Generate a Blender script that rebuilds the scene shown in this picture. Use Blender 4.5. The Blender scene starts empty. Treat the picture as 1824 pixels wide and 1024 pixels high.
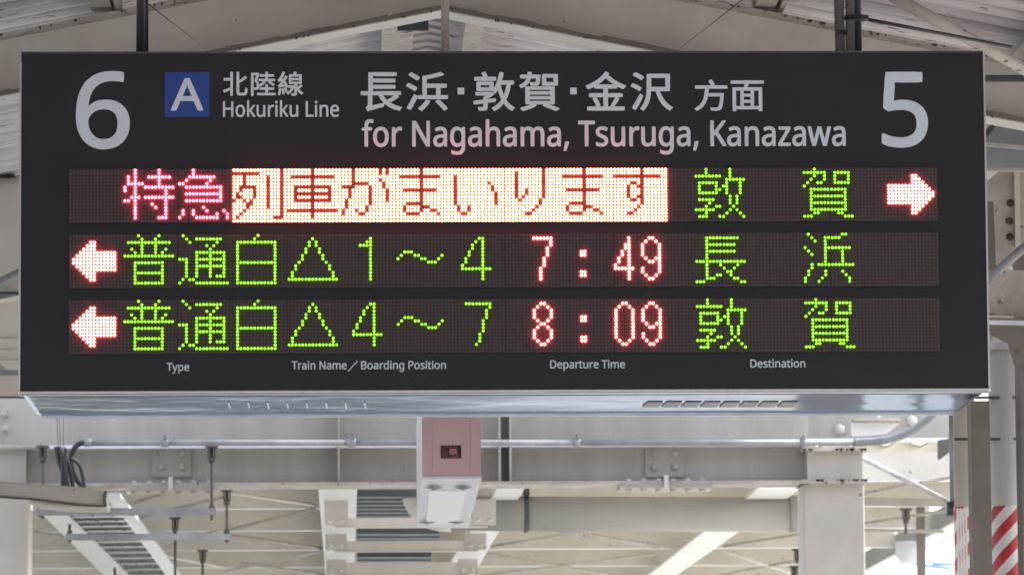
import bpy, math, random
from mathutils import Vector, Matrix
R = math.radians
SC = bpy.context.scene
COL = SC.collection
random.seed(7)

# ------------------------------------------------------------------ camera
CAM = Vector((-0.469, -14.7, 1.5))
F = 8941.0                      # focal length in pixels of an 1824 px wide frame
yaw, pit, rol = 0.03326, 0.11164, -0.00629
FWD = Vector((math.sin(yaw)*math.cos(pit), math.cos(yaw)*math.cos(pit), math.sin(pit)))
RT = Vector((math.cos(yaw), -math.sin(yaw), 0))
UPV = RT.cross(FWD)
RT, UPV = math.cos(rol)*RT + math.sin(rol)*UPV, -math.sin(rol)*RT + math.cos(rol)*UPV
cd = bpy.data.cameras.new('camera')
cam = bpy.data.objects.new('camera', cd); COL.objects.link(cam)
m = Matrix((RT, UPV, -FWD)).transposed().to_4x4(); m.translation = CAM
cam.matrix_world = m
cd.sensor_width = 36; cd.lens = 36*F/1824
cd.clip_start = 0.5; cd.clip_end = 2000
cd.dof.use_dof = True; cd.dof.focus_distance = 14.75; cd.dof.aperture_fstop = 17
SC.camera = cam

# ------------------------------------------------------------------ light
w = bpy.data.worlds.new('World'); SC.world = w; w.use_nodes = True
nt = w.node_tree
sky = nt.nodes.new('ShaderNodeTexSky'); sky.sky_type = 'NISHITA'; sky.sun_disc = False
SUN_EL, SUN_AZ = R(50), R(62)
sky.sun_elevation = SUN_EL; sky.sun_rotation = SUN_AZ
sky.air_density = 1.3; sky.dust_density = 3.0; sky.ozone_density = 1.2
hs = nt.nodes.new('ShaderNodeHueSaturation'); hs.inputs['Saturation'].default_value = .5
nt.links.new(sky.outputs[0], hs.inputs['Color']); nt.links.new(hs.outputs[0], nt.nodes['Background'].inputs[0])
nt.nodes['Background'].inputs[1].default_value = 0.15
sl = bpy.data.lights.new('sun', 'SUN'); sl.energy = 1.5; sl.angle = R(12); sl.color = (1, .96, .9)
so = bpy.data.objects.new('sun', sl); COL.objects.link(so)
sd = Vector((math.sin(SUN_AZ)*math.cos(SUN_EL), math.cos(SUN_AZ)*math.cos(SUN_EL), math.sin(SUN_EL)))
so.rotation_euler = sd.to_track_quat('Z', 'Y').to_euler()
SC.view_settings.view_transform = 'Standard'; SC.view_settings.look = 'None'
SC.view_settings.exposure = 2.08; SC.view_settings.gamma = 1; SC.view_settings.use_curve_mapping = False
SC.render.engine = 'CYCLES'
SC.cycles.max_bounces = 8; SC.cycles.diffuse_bounces = 5

# ------------------------------------------------------------------ materials
MATS = {}
def mat(name, col, rough=.6, metal=0., var=.0, vscale=3., dark=None, rust=0., rscale=25., bump=0., bscale=60.,
        coords='Object', stretch=None, spec=.5, emit=None, estr=0., coat=0.):
    M = bpy.data.materials.new(name); M.use_nodes = True
    n, l = M.node_tree.nodes, M.node_tree.links
    b = n['Principled BSDF']
    b.inputs['Roughness'].default_value = rough; b.inputs['Metallic'].default_value = metal
    b.inputs['Specular IOR Level'].default_value = spec
    b.inputs['Coat Weight'].default_value = coat
    b.inputs['Base Color'].default_value = (*col, 1)
    if emit:
        b.inputs['Emission Color'].default_value = (*emit, 1); b.inputs['Emission Strength'].default_value = estr
    if var or rust or bump:
        tc = n.new('ShaderNodeTexCoord'); src = tc.outputs[coords]
        if stretch:
            mp = n.new('ShaderNodeMapping'); mp.inputs['Scale'].default_value = stretch
            l.new(src, mp.inputs[0]); src = mp.outputs[0]
    out = None
    if var:
        nz = n.new('ShaderNodeTexNoise'); nz.inputs['Scale'].default_value = vscale; nz.inputs['Detail'].default_value = 6
        nz.inputs['Roughness'].default_value = .65
        l.new(src, nz.inputs['Vector'])
        cr = n.new('ShaderNodeValToRGB'); cr.color_ramp.elements[0].position = .38; cr.color_ramp.elements[1].position = .62
        d = dark or tuple(c*(1-var) for c in col)
        cr.color_ramp.elements[0].color = (*d, 1); cr.color_ramp.elements[1].color = (*col, 1)
        l.new(nz.outputs[0], cr.inputs[0]); out = cr.outputs[0]
    if rust:
        nz = n.new('ShaderNodeTexNoise'); nz.inputs['Scale'].default_value = rscale; nz.inputs['Detail'].default_value = 5
        l.new(src, nz.inputs['Vector'])
        cr = n.new('ShaderNodeValToRGB'); cr.color_ramp.elements[0].position = 1-rust; cr.color_ramp.elements[1].position = 1-rust+.04
        l.new(nz.outputs[0], cr.inputs[0])
        mx = n.new('ShaderNodeMix'); mx.data_type = 'RGBA'
        mx.inputs[7].default_value = (.15, .10, .078, 1)
        if out: l.new(out, mx.inputs[6])
        else: mx.inputs[6].default_value = (*col, 1)
        l.new(cr.outputs[0], mx.inputs[0]); out = mx.outputs[2]
    if out: l.new(out, b.inputs['Base Color'])
    if bump:
        nz = n.new('ShaderNodeTexNoise'); nz.inputs['Scale'].default_value = bscale; nz.inputs['Detail'].default_value = 3
        l.new(src, nz.inputs['Vector'])
        bp = n.new('ShaderNodeBump'); bp.inputs['Strength'].default_value = bump; bp.inputs['Distance'].default_value = .01
        l.new(nz.outputs[0], bp.inputs['Height']); l.new(bp.outputs[0], b.inputs['Normal'])
    MATS[name] = M
    return M

mat('cream_paint', (.66, .62, .56), .5, var=.16, vscale=2.2, dark=(.57, .53, .475), rust=.31, rscale=16, bump=.15, bscale=30)
mat('cream_clean', (.415, .385, .35), .5, var=.2, vscale=3.0, dark=(.35, .32, .285), stretch=(1.6, 1, .3), rust=.27, rscale=12, bump=.1, bscale=30)
mat('cream_bright', (.66, .63, .57), .5, var=.12, vscale=3, rust=.28, rscale=14, bump=.1, bscale=30)
mat('cream_mid', (.54, .50, .46), .5, var=.12, vscale=2, dark=(.46, .43, .39), rust=.28, rscale=14, bump=.1, bscale=30)
mat('cream_rusty', (.52, .48, .43), .6, var=.25, vscale=5, dark=(.38, .34, .31), rust=.37, rscale=26, bump=.5, bscale=40)
mat('rust', (.12, .08, .065), .85, var=.4, vscale=40, bump=.6, bscale=90)
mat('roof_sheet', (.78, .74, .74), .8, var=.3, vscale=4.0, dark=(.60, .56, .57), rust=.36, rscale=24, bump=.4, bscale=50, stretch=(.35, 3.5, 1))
mat('far_sheet', (.80, .78, .66), .7, var=.12, vscale=1.2, rust=.22, rscale=6)
mat('grey_deck', (.14, .16, .18), .5, var=.2, vscale=3)
mat('galvanised', (.34, .35, .37), .55, metal=.25, var=.25, vscale=8, bump=.1)
mat('dark_steel', (.09, .10, .105), .5, metal=.3, var=.3, vscale=9)
mat('rod_steel', (.16, .14, .13), .6, metal=.4, var=.4, vscale=20)
mat('conduit_green', (.15, .17, .145), .6, var=.25, vscale=12)
mat('black_cable', (.02, .022, .026), .5)
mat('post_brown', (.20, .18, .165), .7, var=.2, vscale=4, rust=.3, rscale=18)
mat('blue_panel', (.30, .34, .37), .5, var=.15, vscale=2)
mat('sign_black', (.0088, .0138, .0190), .40, var=.22, vscale=5, spec=.4, stretch=(1, 1, 3))
mat('module_black', (.034, .026, .028), .5, spec=.4)
mat('led_off', (.052, .041, .044), .35)
mat('print_white', (.58, .71, .80), .5, var=.04, vscale=15)
mat('print_blue', (.003, .055, .28), .45)
mat('aluminium', (.62, .65, .70), .28, metal=1., var=.1, vscale=3, bump=.05)
mat('tray_metal', (.22, .29, .38), .10, metal=1., var=.12, vscale=1.5, bump=.5, bscale=2.5)
mat('vent_dark', (.42, .42, .41), .6)
mat('vent_pale', (.40, .46, .54), .2, metal=1.)
mat('pink_panel', (.64, .43, .46), .5, var=.08, vscale=4)
mat('label_dark', (.03, .008, .012), .5)
mat('label_pink', (.42, .16, .18), .5)
mat('white_enamel', (.72, .74, .80), .3, var=.05, vscale=4)
mat('lamp_diffuser', (.85, .86, .88), .4, emit=(1, 1, 1), estr=.03)
mat('pipe_grey', (.39, .375, .35), .45, var=.1, vscale=2)
mat('grey_cable', (.10, .10, .10), .6, var=.3, vscale=6)
mat('white_paint', (.80, .80, .80), .45)
mat('platform_asphalt', (.41, .41, .41), .9, var=.35, vscale=.8, dark=(.30, .30, .29), bump=.2)
mat('ballast', (.34, .33, .32), .95, var=.5, vscale=9, bump=.6, bscale=14)
mat('ground_mat', (.45, .45, .45), .95, var=.8, vscale=.06)  # broad dark patches painted in for building shadows, to vary the tray's reflections
mat('yellow_tactile', (.62, .47, .08), .8, var=.2, vscale=6)
mat('wire_blue', (.25, .38, .55), .6)

# shade of the ribs, painted into the valleys of the corrugated canopy sheets
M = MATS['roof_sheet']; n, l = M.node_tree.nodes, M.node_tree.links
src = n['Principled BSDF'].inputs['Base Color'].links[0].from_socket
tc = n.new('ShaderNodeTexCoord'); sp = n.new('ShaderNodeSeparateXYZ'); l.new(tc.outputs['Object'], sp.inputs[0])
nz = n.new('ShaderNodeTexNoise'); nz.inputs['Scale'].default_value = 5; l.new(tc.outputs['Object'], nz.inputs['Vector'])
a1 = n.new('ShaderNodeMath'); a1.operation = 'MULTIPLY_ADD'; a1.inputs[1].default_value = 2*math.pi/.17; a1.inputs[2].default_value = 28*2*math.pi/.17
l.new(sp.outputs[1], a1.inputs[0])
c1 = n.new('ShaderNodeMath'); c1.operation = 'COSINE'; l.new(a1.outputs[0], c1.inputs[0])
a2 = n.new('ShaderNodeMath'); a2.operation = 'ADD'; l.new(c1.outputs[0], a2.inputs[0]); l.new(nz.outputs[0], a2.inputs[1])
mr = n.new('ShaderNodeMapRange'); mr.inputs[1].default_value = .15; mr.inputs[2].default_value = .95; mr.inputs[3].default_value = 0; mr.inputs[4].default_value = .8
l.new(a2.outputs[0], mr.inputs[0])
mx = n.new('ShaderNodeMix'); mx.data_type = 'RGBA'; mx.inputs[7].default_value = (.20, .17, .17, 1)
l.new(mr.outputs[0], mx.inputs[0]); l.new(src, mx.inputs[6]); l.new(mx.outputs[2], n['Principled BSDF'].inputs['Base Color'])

MATS['tray_metal'].node_tree.nodes['Principled BSDF'].inputs['Specular Tint'].default_value = (.30, .38, .50, 1)

def led_mat(name, col, s):
    M = bpy.data.materials.new(name); M.use_nodes = True
    n, l = M.node_tree.nodes, M.node_tree.links
    b = n['Principled BSDF']
    b.inputs['Base Color'].default_value = (.05, .03, .03, 1)
    b.inputs['Emission Color'].default_value = (*col, 1)
    # lamps differ a little from one to the next
    tc = n.new('ShaderNodeTexCoord'); wn = n.new('ShaderNodeTexNoise'); wn.inputs['Scale'].default_value = 130
    wn.inputs['Detail'].default_value = 0
    mr = n.new('ShaderNodeMapRange'); mr.inputs[1].default_value = .3; mr.inputs[2].default_value = .7
    mr.inputs[3].default_value = s*.62; mr.inputs[4].default_value = s*1.3
    l.new(tc.outputs['Object'], wn.inputs['Vector']); l.new(wn.outputs[0], mr.inputs[0])
    l.new(mr.outputs[0], b.inputs['Emission Strength'])
    MATS[name] = M
led_mat('led_red', (1, .045, .038), 15)
led_mat('led_magenta', (1, .020, .038), 15)
led_mat('led_orange', (1, .055, .028), 15)
led_mat('led_green', (.095, .30, .004), 1.25)

# striped sleeve: diagonal red and white bands printed on a wrap
M = bpy.data.materials.new('stripe_wrap'); M.use_nodes = True
n, l = M.node_tree.nodes, M.node_tree.links
tc = n.new('ShaderNodeTexCoord'); sp = n.new('ShaderNodeSeparateXYZ'); l.new(tc.outputs['UV'], sp.inputs[0])
ad = n.new('ShaderNodeMath'); ad.operation = 'SUBTRACT'; l.new(sp.outputs[1], ad.inputs[0]); l.new(sp.outputs[0], ad.inputs[1])
fr = n.new('ShaderNodeMath'); fr.operation = 'FRACT'; l.new(ad.outputs[0], fr.inputs[0])
gt = n.new('ShaderNodeMath'); gt.operation = 'GREATER_THAN'; gt.inputs[1].default_value = .5; l.new(fr.outputs[0], gt.inputs[0])
mx = n.new('ShaderNodeMix'); mx.data_type = 'RGBA'; mx.inputs[6].default_value = (.80, .80, .80, 1); mx.inputs[7].default_value = (.55, .035, .05, 1)
l.new(gt.outputs[0], mx.inputs[0]); l.new(mx.outputs[2], n['Principled BSDF'].inputs['Base Color'])
n['Principled BSDF'].inputs['Roughness'].default_value = .35
MATS['stripe_wrap'] = M

# ------------------------------------------------------------------ mesh helpers
class MB:
    def __init__(s): s.v = []; s.f = []; s.sm = []
    def quad(s, a, b, c, d):
        i = len(s.v); s.v += [tuple(a), tuple(b), tuple(c), tuple(d)]; s.f.append((i, i+1, i+2, i+3)); s.sm.append(False)
    def prism(s, ring, off):
        """closed prism: polygon ring (world points) pushed along vector off"""
        i = len(s.v); k = len(ring); off = Vector(off)
        s.v += [tuple(p) for p in ring] + [tuple(Vector(p)+off) for p in ring]
        s.f.append(tuple(range(i+k-1, i-1, -1))); s.f.append(tuple(range(i+k, i+2*k)))
        for j in range(k):
            a, b = i+j, i+(j+1) % k
            s.f.append((a, b, b+k, a+k))
        s.sm += [False]*(k+2)
        return s
    def box(s, lo, hi):
        x0, y0, z0 = lo; x1, y1, z1 = hi
        return s.prism([(x0, y0, z0), (x1, y0, z0), (x1, y0, z1), (x0, y0, z1)], (0, y1-y0, 0))
    def bar(s, a, b, wx, wz, up=(0, 0, 1)):
        """box from a to b; wx across, wz along up"""
        a, b = Vector(a), Vector(b); d = (b-a).normalized(); u = Vector(up)
        r = d.cross(u).normalized(); u = r.cross(d).normalized()
        r *= wx/2; u *= wz/2
        return s.prism([a-r-u, a+r-u, a+r+u, a-r+u], b-a)
    def tube(s, pts, rad, n=12, cap=True, radf=None):
        pts = [Vector(p) for p in pts]; base = len(s.v); prev = None
        for i, p in enumerate(pts):
            t = (pts[min(i+1, len(pts)-1)]-pts[max(i-1, 0)]).normalized()
            if prev is None:
                u = Vector((0, 0, 1)) if abs(t.z) < .9 else Vector((0, 1, 0))
            else: u = prev
            r = t.cross(u).normalized(); u = r.cross(t).normalized(); prev = u
            rr = radf(i) if radf else rad
            for k in range(n):
                a = 2*math.pi*k/n
                s.v.append(tuple(p+r*math.cos(a)*rr+u*math.sin(a)*rr))
        for i in range(len(pts)-1):
            for k in range(n):
                a = base+i*n+k; b = base+i*n+(k+1) % n
                s.f.append((a, b, b+n, a+n)); s.sm.append(True)
        if cap:
            s.f.append(tuple(range(base+n-1, base-1, -1))); s.sm.append(False)
            e = base+(len(pts)-1)*n; s.f.append(tuple(range(e, e+n))); s.sm.append(False)
        return s
    def dome(s, c, r, h, n=8, axis=(0, -1, 0), rings=((1, 0), (.72, .7))):
        c = Vector(c); ax = Vector(axis).normalized()
        u = Vector((0, 0, 1)) if abs(ax.z) < .9 else Vector((1, 0, 0))
        q = ax.cross(u).normalized(); u = q.cross(ax)
        i = len(s.v)
        for rr, hh in rings:
            for k in range(n):
                a = 2*math.pi*(k+.5)/n
                s.v.append(tuple(c+q*math.cos(a)*r*rr+u*math.sin(a)*r*rr+ax*h*hh))
        s.v.append(tuple(c+ax*h)); top = len(s.v)-1
        for j in range(len(rings)-1):
            for k in range(n):
                a = i+j*n+k; b = i+j*n+(k+1) % n
                s.f.append((a, b, b+n, a+n)); s.sm.append(True)
        e = i+(len(rings)-1)*n
        for k in range(n):
            s.f.append((e+k, e+(k+1) % n, top)); s.sm.append(True)
        return s
    def build(s, name, material, parent=None, bevel=0):
        me = bpy.data.meshes.new(name); me.from_pydata(s.v, [], s.f)
        me.polygons.foreach_set('use_smooth', s.sm); me.update()
        me.materials.append(MATS[material])
        # origin to the middle of the bounds so object-space grain differs sensibly
        o = bpy.data.objects.new(name, me); COL.objects.link(o)
        import bmesh
        bm = bmesh.new(); bm.from_mesh(me); bmesh.ops.recalc_face_normals(bm, faces=bm.faces); bm.to_mesh(me); bm.free()
        if parent is not None: o.parent = parent
        if bevel:
            b = o.modifiers.new('bevel', 'BEVEL'); b.width = bevel; b.segments = 2; b.limit_method = 'ANGLE'
        return o

def ray(px, py):
    return (FWD*F + RT*(px-912) - UPV*(py-512)).normalized()
def at(px, py, dist):
    """the point seen at that pixel on the upright plane dist metres in front of the photographer"""
    d = ray(px, py); return CAM + d*(dist/d.y)
def ath(px, py, z):
    """the point seen at that pixel on the level plane at height z"""
    d = ray(px, py); return CAM + d*((z-CAM.z)/d.z)
def tag(o, label=None, cat=None, group=None, kind=None):
    if label: o['label'] = label
    if cat: o['category'] = cat
    if group: o['group'] = group
    if kind: o['kind'] = kind
    return o
def thing(name, loc, label, cat, group=None):
    o = bpy.data.objects.new(name, None); COL.objects.link(o); o.location = loc; o.empty_display_size = .1
    bpy.context.view_layer.update()
    return tag(o, label, cat, group)
def part(root, name, mb, material, bevel=0, label=None, kind=None):
    """a mesh given in world coordinates, re-expressed under its thing"""
    if root is not None:
        off = root.matrix_world.translation if root.type == 'EMPTY' else Vector((0, 0, 0))
        if root.type == 'EMPTY': mb.v = [(v[0]-off.x, v[1]-off.y, v[2]-off.z) for v in mb.v]
    o = mb.build(name, material, root, bevel)
    if label: o['label'] = label
    if kind: o['kind'] = kind
    return o
def sub(par, root, name, mb, material, bevel=0, kind=None):
    """a sub-part: child of a part whose mesh lives in the root's local frame"""
    off = root.location
    mb.v = [(v[0]-off.x, v[1]-off.y, v[2]-off.z) for v in mb.v]
    o = mb.build(name, material, par, bevel)
    if kind: o['kind'] = kind
    return o
def solo(name, mb, material, label, cat, group=None, kind=None, bevel=0):
    return tag(mb.build(name, material, None, bevel), label, cat, group, kind)
GLYPH = {
'H': '85 0 65 0 65 160;65 320 65 480 85 480;105 480 126 480 126 412;126 344 126 277 208 277;289 277 371 277 371 344;371 412 371 480 392 480;412 480 432 480 432 320;432 160 432 0 412 0;392 0 371 0 371 75;371 149 371 224 289 224;208 224 126 224 126 149;126 75 126 0 105 0',
'o': '254 -7 202 -7 170 -7;142 1 117 15 92 30;73 51 58 79 44 107;37 141 37 181 37 240;52 286 82 318 112 351;153 367 204 367 237 367;266 359 290 345 315 330;335 309 349 282 363 254;370 221 370 181 370 121;355 75 325 42 294 10|167 42 203 42 240 42;266 55 283 80 300 104;309 138 309 181 309 223;300 257 283 281 266 305;240 317 203 317 166 317;139 305 123 281 106 257;98 223 98 181 98 138;106 104 123 80 140 55',
'k': '77 0 57 0 57 170;57 340 57 510 77 510;96 510 116 510 116 422;116 333 116 244 116 237;115 227 115 216 114 204;114 194 113 185 114 185;115 185 116 185 118 189;122 194 128 201 133 208;138 214 144 221 150 228;154 234 158 238 197 279;235 319 273 360 296 360;319 360 343 360 294 309;245 257 197 206 249 137;301 69 353 0 329 0;305 0 281 0 240 56;198 112 156 168 143 156;129 144 116 132 116 88;116 44 116 0 96 0',
'u': '207 -7 184 -7 141 -7;108 4 86 25 64 45;53 79 53 124 53 203;53 281 53 360 73 360;93 360 113 360 113 283;113 206 113 128 113 71;139 42 193 42 233 42;260 54 276 76 291 98;299 131 299 173 299 235;299 298 299 360 319 360;338 360 358 360 358 240;358 120 358 0 342 0;326 0 310 0 307 16;304 32 301 48 300 48;299 48 298 48 287 29;270 15 250 6 229 -2',
'r': '77 0 57 0 57 120;57 240 57 360 73 360;89 360 105 360 108 338;110 316 112 294 113 294;114 294 115 294 126 314;141 331 160 345 178 360;200 367 225 367 232 367;239 366 247 366 255 365;261 364 267 363 265 345;262 326 260 308 254 310;248 311 241 312 234 313;227 313 221 313 203 313;185 308 169 298 153 288;140 274 131 256 121 237;116 216 116 192 116 128;116 64 116 0 96 0',
'i': '96 420 87 420 77 420;69 423 62 429 56 435;52 445 52 457 52 470;56 480 62 486 69 492;77 495 87 495 96 495;104 492 111 486 118 480;122 470 122 457 122 445;118 435 111 429 104 423|77 0 57 0 57 120;57 240 57 360 77 360;96 360 116 360 116 240;116 120 116 0 96 0',
'L': '155 0 65 0 65 160;65 320 65 480 85 480;105 480 126 480 126 338;126 196 126 54 195 54;265 54 335 54 335 36;335 18 335 0 245 0',
'n': '77 0 57 0 57 120;57 240 57 360 73 360;89 360 105 360 108 344;111 327 113 311 115 311;116 311 117 311 128 330;145 344 165 353 186 362;208 367 230 367 273 367;306 356 328 335 350 315;361 281 361 234 361 156;361 78 361 0 341 0;322 0 302 0 302 77;302 154 302 230 302 288;275 317 222 317 182 317;154 306 139 283 124 261;116 229 116 187 116 124;116 62 116 0 96 0',
'e': '235 -7 210 -7 176 -7;146 0 120 14 94 28;73 49 59 76 44 104;37 137 37 177 37 217;44 251 57 279 70 307;89 329 112 344 136 359;164 367 196 367 227 367;254 360 276 347 298 333;315 314 327 290 339 265;345 237 345 204 345 192;345 180 345 169 262 169;180 169 98 169 99 128;109 97 129 76 149 54;177 44 213 44 236 44;256 46 274 50 291 54;310 60 328 69 328 51;328 34 328 17 310 9;292 3 274 -1 256 -5|103 248 99 216 161 216;222 216 283 216 283 246;276 271 262 290 247 309;225 318 195 318 167 318;145 309 129 291 112 273',
'f': '93 0 73 0 73 105;73 210 73 314 52 314;31 314 10 314 10 323;10 333 10 342 31 349;52 355 73 362 73 369;73 376 73 383 73 429;84 463 104 483 125 504;153 514 190 514 204 514;217 513 229 510 241 508;251 505 260 502 255 486;250 471 244 455 237 458;229 460 220 462 210 464;201 465 191 465 171 465;156 459 147 446 137 432;132 412 132 383 132 376;132 368 132 360 163 360;193 360 223 360 223 345;223 330 223 314 193 314;163 314 132 314 132 210;132 105 132 0 113 0',
'N': '84 0 65 0 65 160;65 320 65 480 88 480;112 480 135 480 220 347;306 215 391 83 392 83;393 83 394 83 393 90;393 101 392 115 391 129;391 145 390 162 389 179;389 195 389 209 389 299;389 389 389 480 408 480;426 480 445 480 445 320;445 160 445 0 422 0;398 0 375 0 289 133;204 266 118 398 117 398;116 398 116 398 117 383;118 363 119 340 120 317;121 293 121 268 121 179;121 89 121 0 102 0',
'a': '175 -7 144 -7 112 -7;85 2 63 19 42 36;31 63 31 100 31 136;45 164 73 183 101 202;145 213 203 215 224 216;244 216 265 217 265 224;265 231 265 238 265 268;258 289 245 301 232 313;214 318 190 318 171 318;153 316 136 310 119 304;103 298 89 291 83 306;77 320 71 335 86 344;105 351 126 357 148 363;170 366 193 366 237 366;270 356 291 337 312 318;322 287 322 245 322 163;322 82 322 0 308 0;294 0 279 0 276 17;272 34 268 51 267 51;266 51 265 51 250 31;233 17 216 7 199 -2|139 41 158 41 188 41;214 49 234 66 254 83;264 109 264 144 264 154;264 165 264 176 246 175;229 175 211 174 166 172;135 165 118 152 101 140;92 122 92 99 92 79;98 64 110 55 123 46',
'g': '250 -161 195 -161 142 -161;99 -154 65 -138 65 -120;65 -102 65 -84 101 -103;145 -112 198 -112 229 -112;253 -103 271 -85 289 -67;298 -42 298 -11 298 -6;298 -1 298 3 298 9;298 16 298 27 299 37;299 44 300 48 299 48;298 48 297 48 273 11;236 -7 185 -7 139 -7;102 10 76 42 50 75;37 121 37 179 37 237;50 282 76 316 102 350;139 367 185 367 208 367;230 362 249 353 268 344;284 331 298 312 299 312;300 312 301 312 304 328;306 344 309 360 325 360;340 360 356 360 356 238;356 116 356 -6 356 -58;343 -96 317 -122 290 -148|163 42 194 42 230 42;257 51 273 71 290 90;298 122 298 165 298 170;298 175 298 179 298 229;290 264 273 285 256 306;229 317 193 317 163 317;139 305 123 281 106 257;98 223 98 179 98 134;106 100 123 77 139 53',
'h': '77 0 57 0 57 170;57 340 57 510 77 510;96 510 116 510 116 460;116 411 116 361 116 343;115 326 113 310 114 310;116 310 117 310 128 329;144 343 164 352 184 361;206 366 229 366 273 366;306 356 328 335 350 314;361 281 361 234 361 156;361 78 361 0 341 0;322 0 302 0 302 77;302 154 302 230 302 288;275 317 222 317 181 317;154 306 139 283 124 260;116 228 116 186 116 124;116 62 116 0 96 0',
'm': '77 0 57 0 57 120;57 240 57 360 73 360;89 360 105 360 108 344;111 327 113 311 115 311;116 311 117 311 128 330;143 344 162 353 181 362;201 367 223 367 279 367;316 347 333 306 334 306;335 306 336 306 349 327;365 342 386 352 407 362;429 367 452 367 493 367;523 356 543 335 563 315;574 281 574 234 574 156;574 78 574 0 554 0;535 0 515 0 515 77;515 154 515 232 515 289;491 317 442 317 407 317;382 307 367 287 352 267;345 237 345 199 345 133;345 66 345 0 325 0;306 0 286 0 286 77;286 154 286 232 286 289;261 317 212 317 176 317;151 306 137 283 123 261;116 229 116 187 116 124;116 62 116 0 96 0',
',': '42 -87 28 -87 34 -61;40 -33 47 -3 53 28;58 55 61 78 82 78;103 78 124 78 126 75;127 73 129 71 123 47;115 21 104 -8 93 -36;82 -62 71 -87 57 -87',
'T': '177 0 156 0 156 142;156 284 156 426 107 426;57 426 7 426 7 444;7 462 7 480 126 480;246 480 366 480 366 462;366 444 366 426 316 426;267 426 217 426 217 284;217 142 217 0 197 0',
's': '192 -7 148 -7 123 -7;101 -5 83 -1 65 3;49 9 35 16 35 34;35 52 35 70 49 63;67 56 87 50 107 44;128 41 149 41 179 41;201 46 214 55 228 65;234 78 234 94 234 103;232 111 227 118 222 125;213 133 200 140 188 147;169 155 146 164 122 173;103 182 86 191 69 200;57 210 48 223 39 236;34 252 34 271 34 302;47 325 72 342 96 358;129 367 169 367 191 367;212 365 231 360 250 356;268 350 284 343 277 327;271 311 264 296 249 302;233 307 216 312 200 316;183 318 165 318 141 318;123 314 110 307 97 299;91 288 91 275 91 265;94 256 99 249 105 243;115 236 129 229 142 223;160 215 183 206 206 198;226 189 242 180 258 170;270 160 279 147 287 135;291 119 291 99 291 64;278 38 253 20 227 2',
'K': '85 0 65 0 65 160;65 320 65 480 85 480;105 480 126 480 126 401;126 322 126 243 139 258;153 274 167 289 181 304;194 319 208 334 251 383;295 431 338 480 361 480;385 480 408 480 345 410;282 340 218 271 284 180;350 90 416 0 392 0;368 0 345 0 288 76;231 153 175 229 158 215;142 200 126 186 126 124;126 62 126 0 105 0',
'z': '114 0 26 0 26 13;26 26 26 39 91 131;155 223 220 314 159 314;98 314 38 314 38 330;38 345 38 360 120 360;202 360 285 360 285 345;285 330 285 316 221 226;158 136 94 46 159 46;224 46 289 46 289 30;289 15 289 0 202 0',
'w': '128 1 106 1 73 121;40 241 7 361 28 361;48 361 69 361 85 297;102 233 118 169 123 149;128 130 132 110 137 90;140 74 142 61 143 61;143 61 144 61 146 69;148 78 151 89 153 101;156 112 159 125 162 137;165 148 169 158 190 225;211 293 232 361 254 361;275 361 297 361 317 293;338 225 359 158 364 143;368 126 373 108 378 90;381 75 383 62 384 62;385 62 385 62 387 73;390 88 395 108 399 128;404 148 410 169 426 233;443 297 460 361 480 361;500 361 520 361 487 241;454 121 420 1 397 1;374 1 351 1 331 68;310 136 289 203 284 222;279 240 274 258 270 275;267 289 265 299 264 299;263 299 262 299 260 289;257 275 253 258 249 240;244 222 238 203 216 135;195 68 173 1 151 1',
'y': '91 -161 56 -161 46 -161;36 -161 28 -160 20 -158;13 -157 7 -156 7 -140;7 -124 7 -109 12 -110;18 -111 25 -111 32 -112;39 -113 47 -113 68 -113;84 -107 97 -95 109 -84;119 -68 127 -49 133 -33;139 -17 146 -1 97 119;49 240 1 360 22 360;43 360 64 360 90 292;116 223 142 155 148 137;154 120 160 104 165 87;169 72 172 57 173 57;174 57 175 57 177 68;181 83 187 101 193 119;199 137 206 156 230 224;254 292 279 360 300 360;321 360 343 360 291 223;239 87 187 -50 175 -84;159 -111 139 -131 119 -151',
'p': '77 -161 57 -161 57 13;57 186 57 360 73 360;89 360 105 360 108 344;111 327 113 311 114 311;115 311 116 311 127 327;141 340 158 351 176 361;199 367 228 367 273 367;308 351 335 320 363 289;376 243 376 181 376 119;363 73 335 41 308 9;272 -7 228 -7 200 -7;177 -1 159 9 141 20;126 32 116 46 115 46;113 46 112 46 113 38;114 28 115 17 116 5;116 -5 116 -13 116 -63;116 -112 116 -161 96 -161|180 42 219 42 241 42;259 48 273 60 287 73;298 89 305 110 312 131;315 154 315 181 315 223;307 255 291 280 275 305;251 317 218 317 181 317;155 307 140 286 125 266;117 234 116 192 116 188;116 184 116 181 116 136;123 102 138 78 153 54',
'B': '121 0 65 0 65 160;65 320 65 480 111 480;156 480 202 480 262 480;307 471 338 453 369 435;384 405 384 361 384 332;376 309 361 290 345 272;322 260 293 255 293 253;293 252 293 251 313 248;331 242 348 234 364 225;377 213 386 197 396 182;400 161 400 136 400 93;385 59 356 36 326 12;285 0 234 0 178 0|126 326 126 275 155 275;185 275 214 275 255 275;284 282 299 295 314 308;322 328 322 354 322 380;312 399 294 411 275 422;246 428 205 428 178 428;152 428 126 428 126 377|126 109 126 51 158 51;190 51 222 51 265 51;294 59 311 76 328 92;336 114 336 141 336 166;327 186 310 202 293 217;262 225 218 225 187 225;156 225 126 225 126 167',
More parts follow.
